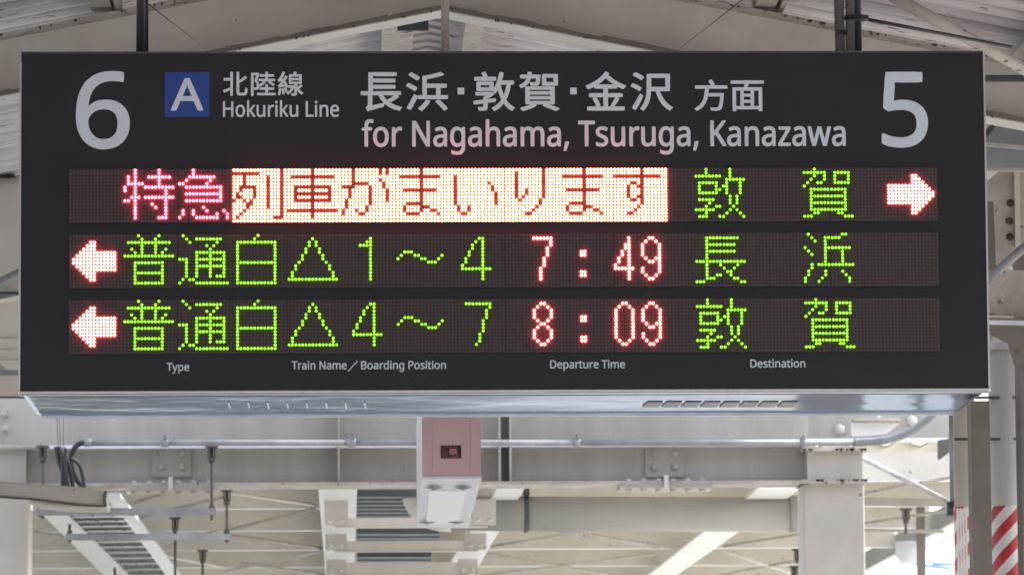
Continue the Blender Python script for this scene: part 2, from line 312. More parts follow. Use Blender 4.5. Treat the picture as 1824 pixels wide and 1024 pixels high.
'd': '213 -7 185 -7 140 -7;104 9 77 40 50 71;37 118 37 179 37 241;50 288 78 319 105 351;141 367 185 367 213 367;236 362 254 351 271 341;286 328 297 314 298 314;300 314 301 314 300 319;300 328 299 339 297 351;297 360 297 367 297 415;297 463 297 510 317 510;336 510 356 510 356 340;356 170 356 0 340 0;324 0 308 0 305 16;302 32 300 48 299 48;298 48 297 48 286 33;272 20 254 9 236 -1|162 42 194 42 232 42;259 53 274 74 290 94;298 126 298 168 298 171;298 175 298 179 298 223;290 258 275 282 261 306;233 318 193 318 162 318;138 305 122 280 106 254;98 221 98 178 98 135;106 102 122 78 138 54',
'P': '85 0 65 0 65 160;65 320 65 480 107 480;150 480 192 480 255 480;300 467 329 443 358 418;372 383 372 338 372 312;366 287 354 264 342 241;322 223 294 208 267 194;229 187 181 187 162 187;144 187 126 187 126 124;126 62 126 0 105 0|126 302 126 238 142 238;158 238 174 238 220 238;254 246 276 261 298 275;310 300 310 336 310 367;300 390 280 405 260 420;229 428 187 428 166 428;146 428 126 428 126 365',
't': '178 -7 167 -7 148 -7;131 -3 115 3 99 10;86 21 77 37 67 53;62 76 62 105 62 175;62 244 62 314 45 314;28 314 11 314 11 324;11 333 11 343 28 350;45 358 62 366 70 392;78 417 86 443 98 443;109 443 121 443 121 415;121 388 121 360 156 360;190 360 225 360 225 345;225 330 225 314 190 314;156 314 121 314 121 245;121 176 121 106 121 84;126 68 137 57 147 47;161 42 177 42 186 42;195 42 205 44 214 46;222 47 228 49 228 34;228 19 228 4 221 1;212 -2 201 -4 189 -6',
'D': '110 0 65 0 65 160;65 320 65 480 114 480;164 480 213 480 261 480;303 471 338 453 374 435;401 408 420 374 440 339;449 296 449 244 449 163;427 102 383 61 339 20;278 0 199 0 154 0|126 177 126 52 147 52;169 52 191 52 321 52;385 115 385 242 385 306;370 353 338 383 307 413;262 428 204 428 178 428;152 428 126 428 126 302',
'6': '247 -7 200 -7 170 -7;142 1 118 16 93 31;73 55 59 86 44 117;37 157 37 205 37 239;40 273 46 307 52 340;63 370 79 397 95 424;117 446 146 462 174 478;211 486 257 486 266 486;276 486 288 485 299 484;308 482 316 480 316 463;316 447 316 430 308 433;299 435 288 436 278 437;268 438 258 438 227 438;201 433 181 422 160 412;144 398 132 380 120 362;111 342 106 318 101 295;97 270 96 244 97 244;99 244 100 244 110 259;125 273 143 284 161 295;185 300 214 300 255 300;289 288 314 262 340 237;353 201 353 154 353 104;339 65 311 36 284 8|177 43 199 43 228 43;251 52 268 70 285 88;294 116 294 154 294 185;286 209 271 227 256 245;232 254 201 254 180 254;162 249 146 241 131 232;119 221 110 208 101 194;97 180 97 166 97 147;101 127 108 108 116 89;127 74 142 61 158 49',
'5': '223 -7 167 -7 142 -7;119 -4 97 0 75 4;57 11 42 19 42 38;42 57 42 75 58 65;78 58 101 52 124 46;146 44 167 44 203 44;231 52 253 69 275 86;285 112 285 147 285 178;276 202 257 219 237 236;207 244 165 244 153 244;138 243 122 241 106 239;93 237 83 234 73 241;64 247 54 253 60 329;66 404 72 480 152 480;232 480 312 480 312 462;312 444 312 426 249 426;186 426 122 426 118 379;115 333 111 287 118 288;129 290 142 291 155 293;169 294 185 294 234 294;273 282 302 257 331 233;346 198 346 153 346 103;330 64 299 36 267 7',
'A': '20 0 0 0 62 161;125 321 187 482 206 482;224 482 242 482 304 321;366 161 428 0 408 0;387 0 366 0 347 49;328 99 308 148 245 148;182 148 118 148 99 99;80 49 61 0 41 0|156 251 138 202 189 202;240 202 290 202 272 251;254 299 236 347 235 351;233 357 230 367 227 376;224 386 221 396 218 406;215 414 214 419 210 405;207 392 203 378 199 365;195 355 193 347 175 299',
'北': '37 51 12 43 16 34;20 25 24 17 49 27;81 41 113 54 113 28;113 2 113 -25 122 -25;130 -25 139 -25 139 79;139 184 139 288 130 288;122 288 113 288 113 260;113 233 113 205 83 205;53 205 22 205 22 196;22 188 22 179 53 179;83 179 113 179 113 146;113 113 113 81 75 66|319 226 312 234 291 214;258 190 225 171 225 210;225 249 225 287 216 287;207 287 198 287 198 201;198 114 198 28 198 -9;208 -20 241 -20 248 -20;290 -20 297 -20 331 -20;338 3 341 67 334 68;323 74 316 79 314 21;311 6 295 6 286 6;251 6 243 6 228 6;225 9 225 28 225 66;225 105 225 144 262 164;302 188 332 211 325 218',
'陸': '197 164 192 169 172 148;146 130 126 118 130 111;135 104 140 97 161 111;188 133 208 155 202 160|250 160 245 154 268 139;298 118 313 105 317 111;322 117 327 123 310 137;280 157 259 171 254 165|54 280 27 280 27 178;27 75 27 -27 35 -27;43 -27 51 -27 51 67;51 162 51 256 66 256;82 256 98 256 90 233;80 202 70 177 95 149;102 125 102 106 102 95;99 85 94 81 91 79;88 78 83 78 78 78;71 78 63 78 67 72;69 62 69 55 77 55;86 55 93 56 100 57;106 59 111 62 121 69;125 84 125 103 125 125;119 151 94 180 106 208;118 242 129 271 123 274;117 278 111 281 110 281;109 280 107 280 81 280|220 294 211 294 211 283;211 271 211 260 188 260;164 260 140 260 140 252;140 245 140 237 164 237;188 237 211 237 211 224;211 210 211 197 183 197;155 197 126 197 126 189;126 181 126 174 194 174;262 174 330 174 330 181;330 189 330 197 299 197;268 197 237 197 237 210;237 224 237 237 263 237;289 237 315 237 315 245;315 252 315 260 289 260;263 260 237 260 237 271;237 283 237 294 229 294|220 121 211 121 211 107;211 93 211 78 187 78;162 78 137 78 137 71;137 63 137 55 162 55;187 55 211 55 211 38;211 21 211 4 176 4;140 4 104 4 104 -4;104 -12 104 -20 181 -20;258 -20 335 -20 335 -12;335 -4 335 4 303 4;270 4 237 4 237 21;237 38 237 55 264 55;290 55 317 55 317 63;317 71 317 78 290 78;264 78 237 78 237 93;237 107 237 121 229 121',
'線': '183 175 183 186 220 186;256 186 293 186 293 175;293 165 293 154 256 154;220 154 183 154 183 165|183 226 183 236 220 236;256 236 293 236 293 226;293 216 293 206 256 206;220 206 183 206 183 216|70 67 64 66 68 42;71 11 71 -9 78 -8;85 -7 92 -6 91 15;88 46 83 69 77 68|37 68 29 69 26 40;21 8 12 -14 18 -16;28 -19 33 -22 40 1;47 34 51 65 44 66|102 75 96 73 103 55;110 30 113 15 119 17;126 19 132 21 129 37;121 60 114 78 108 76|316 116 310 121 300 109;284 93 270 81 263 93;258 107 254 121 254 125;254 129 254 133 275 133;297 133 318 133 318 175;318 216 318 257 292 257;265 257 239 257 244 267;249 278 254 288 244 290;234 292 224 294 222 284;217 269 213 257 195 257;177 257 159 257 159 216;159 175 159 133 182 133;205 133 229 133 229 89;229 45 229 1 229 -3;228 -4 223 -4 218 -5;203 -5 187 -4 190 -11;194 -21 195 -28 217 -28;232 -28 242 -24 251 -20;254 -13 254 1 254 23;254 45 254 67 270 33;293 4 320 -13 324 -6;332 3 338 8 315 20;296 39 280 63 296 75;314 91 329 105 323 110|164 104 146 104 146 97;146 90 146 82 161 82;176 82 192 82 179 48;154 20 127 7 132 2;138 -6 142 -11 178 8;208 46 221 100 216 102;211 103 206 105 204 105;203 105 201 104 183 104|22 90 23 84 29 88;40 90 110 100 111 94;113 87 114 80 121 82;128 84 135 86 133 105;124 137 115 161 108 159;102 158 95 156 99 145;102 133 105 121 89 119;72 117 55 114 83 147;111 188 133 228 125 233;118 237 110 242 103 225;93 209 84 195 72 194;60 193 48 192 67 218;86 252 100 285 92 288;84 291 76 295 62 257;39 217 31 207 25 196;18 189 12 187 15 181;19 168 21 163 26 165;33 167 69 172 57 153;45 139 40 132 30 119;22 111 14 109 18 102',
'長': '153 280 80 280 80 229;80 177 80 125 60 125;39 125 19 125 19 117;19 109 19 102 38 102;57 102 76 102 76 75;76 49 76 23 76 8;65 1 58 -2 63 -9;69 -22 70 -28 71 -28;71 -28 72 -27 79 -23;96 -19 195 7 195 13;196 23 197 30 165 23;133 15 102 8 102 39;102 70 102 102 120 102;139 102 158 102 188 35;243 -8 324 -26 327 -19;334 -8 340 -2 301 5;267 19 240 38 265 51;294 68 316 84 309 89;302 94 295 99 277 84;248 66 223 52 207 67;195 83 185 102 234 102;283 102 332 102 332 109;332 117 332 125 257 125;182 125 107 125 107 135;107 145 107 155 167 155;227 155 287 155 287 163;287 170 287 177 227 177;167 177 107 177 107 187;107 196 107 206 167 206;227 206 287 206 287 213;287 220 287 228 227 228;167 228 107 228 107 238;107 248 107 258 171 258;234 258 298 258 298 265;298 273 298 280 225 280',
'浜': '39 277 33 271 55 258;84 240 98 228 103 235;109 242 114 249 99 261;70 278 49 289 44 283|18 186 13 180 35 168;64 150 79 139 84 146;89 153 94 161 79 172;50 189 28 199 23 193|34 19 18 -7 26 -11;35 -15 44 -20 61 12;81 53 97 90 89 94;82 98 74 103 57 64|178 54 169 57 155 31;132 5 109 -12 116 -16;126 -24 132 -29 154 -9;180 20 196 49 187 51|253 50 245 46 270 24;298 -6 311 -26 319 -21;326 -16 334 -12 320 8;291 37 268 58 260 54|193 265 143 257 143 203;143 149 143 95 130 95;117 95 104 95 104 87;104 80 104 72 181 72;259 72 336 72 336 80;336 87 336 95 317 95;298 95 278 95 278 119;278 143 278 167 294 167;311 167 327 167 327 175;327 183 327 192 274 192;222 192 169 192 169 208;169 224 169 240 217 248;269 260 307 273 298 279;290 285 281 291 250 279|252 119 252 95 224 95;197 95 169 95 169 119;169 143 169 167 197 167;224 167 252 167 252 143',
'敦': '63 183 63 193 90 193;118 193 145 193 145 183;145 173 145 163 118 163;90 163 63 163 63 173|83 213 40 213 40 190;40 167 40 144 83 144;126 144 169 144 169 167;169 190 169 213 126 213|225 197 225 197 244 197;263 197 283 197 277 157;268 121 255 91 241 122;231 158 225 197 225 197|234 292 225 294 215 236;196 179 169 142 174 138;183 127 187 121 195 133;203 146 210 160 217 125;227 92 241 64 222 33;197 9 162 -8 167 -13;176 -24 179 -29 211 -11;235 12 254 39 272 11;293 -12 321 -27 325 -20;333 -10 339 -5 310 9;286 33 269 63 288 100;300 144 308 197 316 197;325 197 333 197 333 206;333 214 333 222 300 222;267 222 234 222 240 243;246 266 250 289 242 290|89 292 81 290 86 279;92 265 96 253 71 253;46 253 22 253 22 246;22 238 22 230 78 230;134 230 189 230 189 238;189 246 189 253 167 253;145 253 122 253 118 266;111 283 105 296 97 294|107 88 95 82 95 75;95 67 95 60 68 56;41 53 14 50 15 42;16 35 17 27 43 31;69 34 95 37 95 26;95 14 95 2 95 -2;94 -3 89 -4 84 -4;68 -4 49 -3 53 -10;56 -19 57 -25 81 -25;97 -25 107 -22 117 -18;119 -12 119 1 119 14;119 28 119 41 142 44;164 47 186 50 186 57;186 64 186 71 164 68;141 65 119 63 119 66;119 70 119 74 139 85;160 99 175 114 170 118;165 122 160 126 159 126;157 125 155 125 114 125;72 125 31 125 31 118;31 111 31 104 64 104;98 104 132 104 120 96',
'賀': '223 239 223 255 246 255;269 255 293 255 293 239;293 223 293 207 269 207;246 207 223 207 223 223|239 275 199 275 199 246;199 216 199 186 239 186;278 186 318 186 318 216;318 246 318 275 278 275|89 103 89 111 148 111;207 111 265 111 265 103;265 95 265 87 207 87;148 87 89 87 89 95|89 62 89 70 148 70;207 70 265 70 265 62;265 54 265 46 207 46;148 46 89 46 89 54|89 144 89 152 148 152;207 152 265 152 265 144;265 136 265 129 207 129;148 129 89 129 89 136|139 170 63 170 63 123;63 76 63 28 139 28;216 28 292 28 292 76;292 123 292 170 216 170|211 15 204 10 243 -2;282 -18 304 -28 313 -24;322 -19 332 -14 306 -3;263 12 225 24 218 19|130 21 122 25 97 11;55 -2 19 -9 25 -14;34 -24 38 -29 73 -20;118 -3 146 14 138 17|90 294 82 294 81 285;81 277 79 270 60 270;41 270 22 270 22 262;22 255 22 248 39 248;57 248 75 248 67 218;49 197 12 183 17 179;24 170 26 164 71 181;91 209 100 248 117 248;135 248 152 248 150 222;148 211 145 208 142 206;140 205 134 205 129 205;114 205 99 207 103 201;105 192 105 186 121 185;137 185 145 185 154 186;160 187 165 193 171 200;174 218 176 260 177 263;177 270 177 270 153 270;129 270 104 270 105 277;106 286 107 294 99 294',
'金': '77 79 69 76 83 56;96 29 102 12 109 15;117 18 125 22 119 39;105 65 91 85 84 82|265 82 257 85 248 65;232 37 220 20 227 17;233 14 240 12 252 28;269 53 282 75 273 79|183 294 175 297 141 245;77 204 11 183 18 176;25 166 29 159 48 166;67 174 84 184 84 178;84 171 84 165 110 165;135 165 160 165 160 149;160 133 160 117 120 117;80 117 40 117 40 109;40 101 40 93 80 93;120 93 160 93 160 64;160 35 160 6 115 6;69 6 24 6 24 -2;24 -10 24 -18 125 -18;226 -18 327 -18 327 -10;327 -2 327 6 281 6;234 6 188 6 188 35;188 64 188 93 229 93;270 93 311 93 311 101;311 109 311 117 270 117;229 117 188 117 188 133;188 149 188 165 214 165;240 165 265 165 265 172;265 179 265 187 284 176;304 167 322 160 326 167;334 177 340 183 287 200;225 236 190 274 193 278;196 282 199 286 191 290|229 208 261 189 205 189;149 189 93 189 124 207;152 230 175 255 199 231',
'沢': '37 279 32 272 55 262;82 245 96 231 101 239;106 246 111 253 97 266;69 282 47 291 42 285|18 184 13 178 36 168;64 151 78 139 83 147;88 154 93 161 79 173;50 188 27 197 23 191|41 21 23 -6 31 -12;38 -17 46 -23 65 10;88 54 105 91 98 97;92 102 85 107 66 68|210 165 169 165 169 168;169 172 169 176 169 201;169 226 169 252 210 252;251 252 292 252 292 223;292 194 292 165 251 165|202 277 143 277 143 243;143 210 143 176 143 118;138 41 88 -14 95 -16;106 -24 110 -29 152 17;165 83 168 139 183 139;197 139 211 139 231 64;266 2 321 -28 325 -21;334 -10 341 -5 290 20;256 75 237 139 264 139;292 139 319 139 319 185;319 231 319 277 261 277',
'方': '162 290 154 286 163 270;174 248 178 234 127 234;75 234 24 234 24 225;24 217 24 208 56 208;88 208 119 208 115 127;106 37 16 -8 23 -13;32 -22 35 -29 102 6;128 64 139 126 181 126;223 126 265 126 259 47;252 13 242 4 237 1;233 0 225 0 216 0;191 0 166 2 171 -5;175 -15 175 -23 199 -25;222 -25 234 -24 248 -23;256 -20 265 -12 278 2;285 40 292 139 293 143;293 152 293 152 243 152;194 152 144 152 146 171;147 189 148 208 208 208;268 208 328 208 328 217;328 225 328 234 278 234;229 234 180 234 188 237;197 241 205 244 200 258;189 280 179 296 171 293',
'面': '136 104 136 117 161 117;186 117 210 117 210 104;210 91 210 77 186 77;161 77 136 77 136 91|161 138 136 138 136 151;136 164 136 177 161 177;186 177 210 177 210 164;210 151 210 138 186 138|136 42 136 56 161 56;186 56 210 56 210 42;210 29 210 15 186 15;161 15 136 15 136 29|124 271 20 271 20 263;20 254 20 246 65 246;110 246 155 246 153 231;149 215 146 202 109 202;73 202 36 202 36 125;36 49 36 -28 45 -28;53 -28 62 -28 62 -22;62 -16 62 -9 137 -9;212 -9 287 -9 287 -16;287 -22 287 -28 296 -28;305 -28 314 -28 314 49;314 125 314 202 267 202;220 202 173 202 177 216;182 231 186 246 234 246;283 246 331 246 331 254;331 263 331 271 227 271|78 15 62 15 62 69;62 123 62 177 78 177;95 177 112 177 112 123;112 69 112 15 95 15|287 69 287 15 270 15;252 15 235 15 235 69;235 123 235 177 252 177;270 177 287 177 287 123',
}
OFFS = {
'Hokuriku Line': [('H',0),('o',498),('k',904),('u',1263),('r',1678),('i',1955),('k',2128),('u',2487),('L',3077),('i',3429),('n',3602),('e',4017)],
'for Nagahama, Tsuruga, Kanazawa': [('f',0),('o',231),('r',637),('N',1089),('a',1600),('g',1976),('a',2389),('h',2766),('a',3181),('m',3558),('a',4186),(',',4562),('T',4917),('s',5291),('u',5613),('r',6028),('u',6305),('g',6720),('a',7133),(',',7509),('K',7864),('a',8280),('n',8657),('a',9072),('z',9449),('a',9764),('w',10141),('a',10669)],
'Type': [('T',0),('y',373),('p',716),('e',1129)],
'Train Name': [('T',0),('r',373),('a',651),('i',1028),('n',1201),('N',1791),('a',2301),('m',2678),('e',3306)],
'Boarding Position': [('B',0),('o',436),('a',843),('r',1220),('d',1497),('i',1910),('n',2083),('g',2498),('P',3086),('o',3492),('s',3899),('i',4221),('t',4393),('i',4636),('o',4809),('n',5216)],
'Departure Time': [('D',0),('e',490),('p',869),('a',1282),('r',1659),('t',1936),('u',2179),('r',2594),('e',2871),('T',3424),('i',3798),('m',3971),('e',4599)],
'Destination': [('D',0),('e',490),('s',869),('t',1190),('i',1434),('n',1607),('a',2021),('t',2398),('i',2641),('o',2814),('n',3220)],
'6': [('6',0)],
'5': [('5',0)],
'A': [('A',0)],
}
# ================================================================== DEPARTURE BOARD
W2, ZB, ZT, DEP = 1.4305, 2.836, 3.8494, .686
PIT, SEAM, LX, LZ, RS = .0100049, .00072, -1.2787, 3.4968, 19.36
def sp_(px, py, y=0.0):
    d = ray(px, py); return CAM + d*((y-CAM.y)/d.y)

board = thing('departure_board', (0, DEP/2, ZB),
    'large black hanging departure board with green and red lit characters', 'departure board')
mb = MB(); mb.box((-W2+.004, .006, ZB+.012), (W2-.004, DEP-.03, ZT-.002))
part(board, 'housing', mb, 'dark_steel')
mb = MB(); mb.box((-W2+.006, 0.0, ZB+.014), (W2-.006, .005, ZT-.003))
part(board, 'face_panel', mb, 'sign_black')
# the bright edging round the face
mb = MB(); mb.box((-W2, -.003, ZB+.012), (-W2+.0055, .03, ZT-.03)); part(board, 'edge_trim', mb, 'aluminium')
mb = MB(); mb.box((W2-.0055, -.003, ZB+.012), (W2, .03, ZT)); part(board, 'edge_trim', mb, 'aluminium')
mb = MB(); mb.box((-W2, -.003, ZB), (W2, .05, ZB+.0115)); part(board, 'edge_trim', mb, 'aluminium', bevel=.003)
mb = MB(); mb.box((-W2+.004, -.002, ZT-.0025), (W2-.006, .05, ZT+.003)); part(board, 'edge_trim', mb, 'dark_steel')
# shiny tray under the board, its ends turned up
prof = [(-W2+.002, ZB+.02), (-W2+.010, ZB+.006), (-W2+.028, ZB), (W2-.028, ZB), (W2-.010, ZB+.006), (W2-.002, ZB+.02)]
mb = MB(); mb.prism([(x, .052, z-.002) for x, z in prof], (0, DEP-.052, 0))
tray = part(board, 'bottom_tray', mb, 'tray_metal')
mb = MB(); mb.box((-W2+.03, DEP-.012, ZB-.010), (W2-.03, DEP, ZB-.003)); part(board, 'tray_lip', mb, 'aluminium')
def fpt(px, py): return ath(px, py, ZB-.003)
for k in range(8):
    for a, b in (((1143.5+34.3*k)*1.0, 29.5), (408+34.6*k, 3.0)):
        p0 = fpt(a, 724); p1 = fpt(a+b, 724); q0 = fpt(a+10, 715.5); q1 = fpt(a+b+8, 715.5)
        if a < 900: q0, q1 = fpt(a-2, 716.5), fpt(a+b-2, 716.5); p0, p1 = fpt(a, 727), fpt(a+b, 727)
        mb = MB(); mb.prism([p0, p1, q1, q0], (0, 0, -.002))
        sub(tray, board, 'vent_slot', mb, 'vent_dark' if a > 900 else 'vent_pale')
# three rows of eight LED modules
def led_xz(d, c, r): return LX + c*PIT + (c//32)*SEAM, LZ - (d*RS+r)*PIT

GL = {}
def glyph(name, spec):
    s = set()
    for row in spec.split(';'):
        r, cs = row.split(':')
        if '-' in r: r0, r1 = map(int, r.split('-'))
        else: r0 = r1 = int(r)
        for c in cs.split(','):
            if '-' in c: a, b = map(int, c.split('-'))
            else: a = b = int(c)
            for rr in range(r0, r1+1):
                for cc in range(a, b+1): s.add((cc, rr))
    GL[name] = s
glyph('普', '0:4,10;1:5,9;2:1-13;3:5,9;4:2,5,9,12;5:3,5,9,11;6:0-14;8:3-11;9-10:3,11;11:3-11;12-13:3,11;14:3-11')
glyph('通', '0:1;1:2,5-12;2:3,11;3:8,10;4:9;5:5-13;6:5,9,13;7:0-2,5-13;8:2,5,9,13;9:2,5-13;10-11:2,5,9,13;12:2,5,9,11-13;13:1,3,4;14:0,5-14')
glyph('白', '0:7;1:6;2:1-12;3-7:1,12;8:1-12;9-13:1,12;14:1-12')
glyph('△', '1:7;2-3:6,8;4-5:5,9;6-7:4,10;8:3,11;9-10:2,12;11-12:1,13;13:0-14')
glyph('one', '1-13:8;2:7;3:5-7')
glyph('four', '1:8,9;2:7;3-4:6;5-6:5;7-8:4;9:3;10:3-11;2-9:9;11-13:9')
glyph('～', '7:0;6:1;5:2-4;6:5,6;7:7,8;8:9-11;7:12;6:13')
glyph('seven', '1:4-11;2:11;3-5:10;6-9:9;10-12:8;13:7')
glyph('7', '1:0-5;2-3:5;4-6:4;7-9:3;10-13:2')
glyph('8', '1:2,3;2:1,4;3-5:0,5;6:1,4;7:2,3;8:1,4;9-11:0,5;12:1,4;13:2,3')
glyph(':', '5-6:0,1;11-12:0,1')
glyph('4', '1-13:4;3-4:3;5-6:2;7-8:1;9:0;10:0-5')
glyph('9', '1:2,3;2:1,4;3-6:0;3-11:5;7:1,4;8:2,3;10-11:0;12:1,4;13:2,3')
glyph('0', '1:2,3;2:1,4;3-11:0,5;12:1,4;13:2,3')
glyph('長', '1:3-12;2:3;3:3-11;4:3;5:3-11;6-7:3;8:0-14;9:3,7,12;10:3,8,11;11:3,9,10;12:3,6,7,10;13:3-5,11,12;14:0-2,13,14')
glyph('浜', '0:1,11,12;1:2,6-10;2:3,6;3:6;4:0,6-13;5:1,6,11;6:2,6,11;7-8:6,11;9:2,4-14;10:2;11:1,6,11;12:1,6,12;13:0,5,13;14:0,4,13')
glyph('敦', '0-1:3,10;2:0-7,10;3:9-14;4:1-6,9,13;5:1,6,8,9,13;6:1,6,7,9,13;7:1-6,9,13;8:10,12;9:1-5,10,12;10:4,10,12;11:3,6,7,11;12:0-5,10,12;13:3,9,13;14:1-3,7,8,14')
glyph('賀', '0:3;1:0-6,9-13;2:3,6,9,13;3:2,6,9,13;4:1,4,5,9-13;5:0;6:2-12;7:2,12;8:2-12;9:2,12;10:2-12;11:2,12;12:2-12;13:3,4,10,11;14:0-2,12-14')
glyph('特', '0-1:3,10;2:1,3,7-13;3:1,3,10;4:1-5,10;5:0,3,6-14;6:0,3,12;7:3,12;8:2-4,6-14;9:0,1,3,12;10:3,8,12;11:3,9,12;12-13:3,12;14:3,10-12')
glyph('急', '0-1:4;2:3-10;3:2,9;4:0,1,8;5:2-12;6:12;7:2-12;8:12;9:2-12;11:7;12:1,4,8,13;13:1,4,11,14;14:0,5-11,14')
glyph('列', '1:0-7;2-4:3;2-11:10;0-14:14;5:2-6;6:2,6;7:1,6;8:1,2,6;9:0,3,5;10:4,5;11:4;12:3;13:2;14:1,12,13')
glyph('車', '0-14:7;2:1-13;5:2-12;6:2,12;7:2-12;8:2,12;9:2-12;12:0-14')
glyph('が', '0-1:3,11,13;2:3;3:3,11;4:3-7,12;5:0-3,8,12;6-8:2,8,13;9:1,8,13;10:1,8;11:1,7;12:0,4,7;13:0,5,6')
glyph('ま', '0-12:7;2:1-12;6:2-11;10:3-7;11:2,8,9;12:2,10,11;13:3-6,12')
glyph('い', '2-10:1;11-12:2,5;13:3,4;4:11;5-6:12;7-10:13')
glyph('り', '1-8:3;9:4;8:5;6-7:6;0-8:11;9-10:10;11:9;12:8;13:6,7')
glyph('す', '0-10:8;2:0-13;4:5,6;5:7;5-8:4;8:7;9:5,6;11:7;12:6;13:4,5')
glyph('left_arrow', '2:6,7;3:5-7;4:4-7;5:3-13;6:2-13;7-8:1-13;9:2-13;10:3-13;11:4-7;12:5-7;13:6,7')
glyph('right_arrow', '2:7,8;3:7-9;4:7-10;5:0-11;6:0-12;7-8:0-13;9:0-12;10:0-11;11:7-10;12:7-9;13:7,8')

LIT = [   # display row, first column, glyph, material, what it is
 (0, 16, '特', 'led_magenta', 0), (0, 32, '急', 'led_magenta', 0),
 (0, 48, '列', 'led_orange', 1), (0, 64, '車', 'led_orange', 1), (0, 80, 'が', 'led_orange', 1), (0, 96, 'ま', 'led_orange', 1),
 (0, 112, 'い', 'led_orange', 1), (0, 128, 'り', 'led_orange', 1), (0, 144, 'ま', 'led_orange', 1), (0, 160, 'す', 'led_orange', 1),
 (0, 184, '敦', 'led_green', 0), (0, 216, '賀', 'led_green', 0), (0, 241, 'right_arrow', 'led_red', 0),
 (1, 0, 'left_arrow', 'led_red', 0), (1, 16, '普', 'led_green', 0), (1, 32, '通', 'led_green', 0), (1, 48, '白', 'led_green', 0),
 (1, 64, '△', 'led_green', 0), (1, 80, 'one', 'led_green', 0), (1, 96, '～', 'led_green', 0), (1, 112, 'four', 'led_green', 0),
 (1, 136, '7', 'led_red', 0), (1, 150, ':', 'led_red', 0), (1, 160, '4', 'led_red', 0), (1, 168, '9', 'led_red', 0),
 (1, 184, '長', 'led_green', 0), (1, 216, '浜', 'led_green', 0),
 (2, 0, 'left_arrow', 'led_red', 0), (2, 16, '普', 'led_green', 0), (2, 32, '通', 'led_green', 0), (2, 48, '白', 'led_green', 0),
 (2, 64, '△', 'led_green', 0), (2, 80, 'four', 'led_green', 0), (2, 96, '～', 'led_green', 0), (2, 112, 'seven', 'led_green', 0),
 (2, 136, '8', 'led_red', 0), (2, 150, ':', 'led_red', 0), (2, 160, '0', 'led_red', 0), (2, 168, '9', 'led_red', 0),
 (2, 184, '敦', 'led_green', 0), (2, 216, '賀', 'led_green', 0)]
cname = {'led_magenta': 'pink red', 'led_orange': 'glowing orange red', 'led_green': 'green', 'led_red': 'red'}
rname = ['top', 'middle', 'bottom']
YM = -.0130                     # face of the LED modules, proud of the black face
used = set()
RAD, DH = .0043, .0062
for d, c0, g, mt, inv in LIT:
    s = GL[g]
    if inv: s = {(c, r) for c in range(16) for r in range(16)} - s
    mb = MB()
    for c, r in sorted(s):
        used.add((d, c0+c, r))
        x, z = led_xz(d, c0+c, r)
        mb.dome((x, YM, z), RAD*(1.06 if mt == 'led_green' else 1), DH, n=8, rings=((1, 0), (.95, .45), (.6, .85)))
    nm = 'lit_arrow' if 'arrow' in g else 'lit_character'
    say = {'one': '1', 'four': '4', 'seven': '7', 'left_arrow': 'arrow pointing left', 'right_arrow': 'arrow pointing right'}.get(g, g)
    lab = ('dark %s on a glowing orange red ground in the top row' % say) if inv else '%s lit %s in the %s row' % (cname[mt], say, rname[d])
    part(board, nm, mb, mt, label=lab)
for d in range(3):
    for k in range(8):
        x0, z0 = led_xz(d, 32*k, 0); x1, z1 = led_xz(d, 32*k+31, 15)
        mb = MB(); mb.box((x0-PIT/2+.0003, YM+.0005, z1-PIT/2), (x1+PIT/2-.0003, .001, z0+PIT/2))
        mod = part(board, 'led_module', mb, 'module_black')
        mb = MB()
        for c in range(32*k, 32*k+32):
            for r in range(16):
                if (d, c, r) in used: continue
                x, z = led_xz(d, c, r)
                h = .0040
                i = len(mb.v)
                for q in range(6):
                    a = math.pi*(q+.5)/3; mb.v.append((x+h*math.cos(a), YM+.0004, z+h*math.sin(a)))
                mb.v.append((x, YM-.0016, z))
                for q in range(6): mb.f.append((i+q, i+(q+1) % 6, i+6)); mb.sm.append(True)
        sub(mod, board, 'unlit_lamps', mb, 'led_off', kind='stuff')

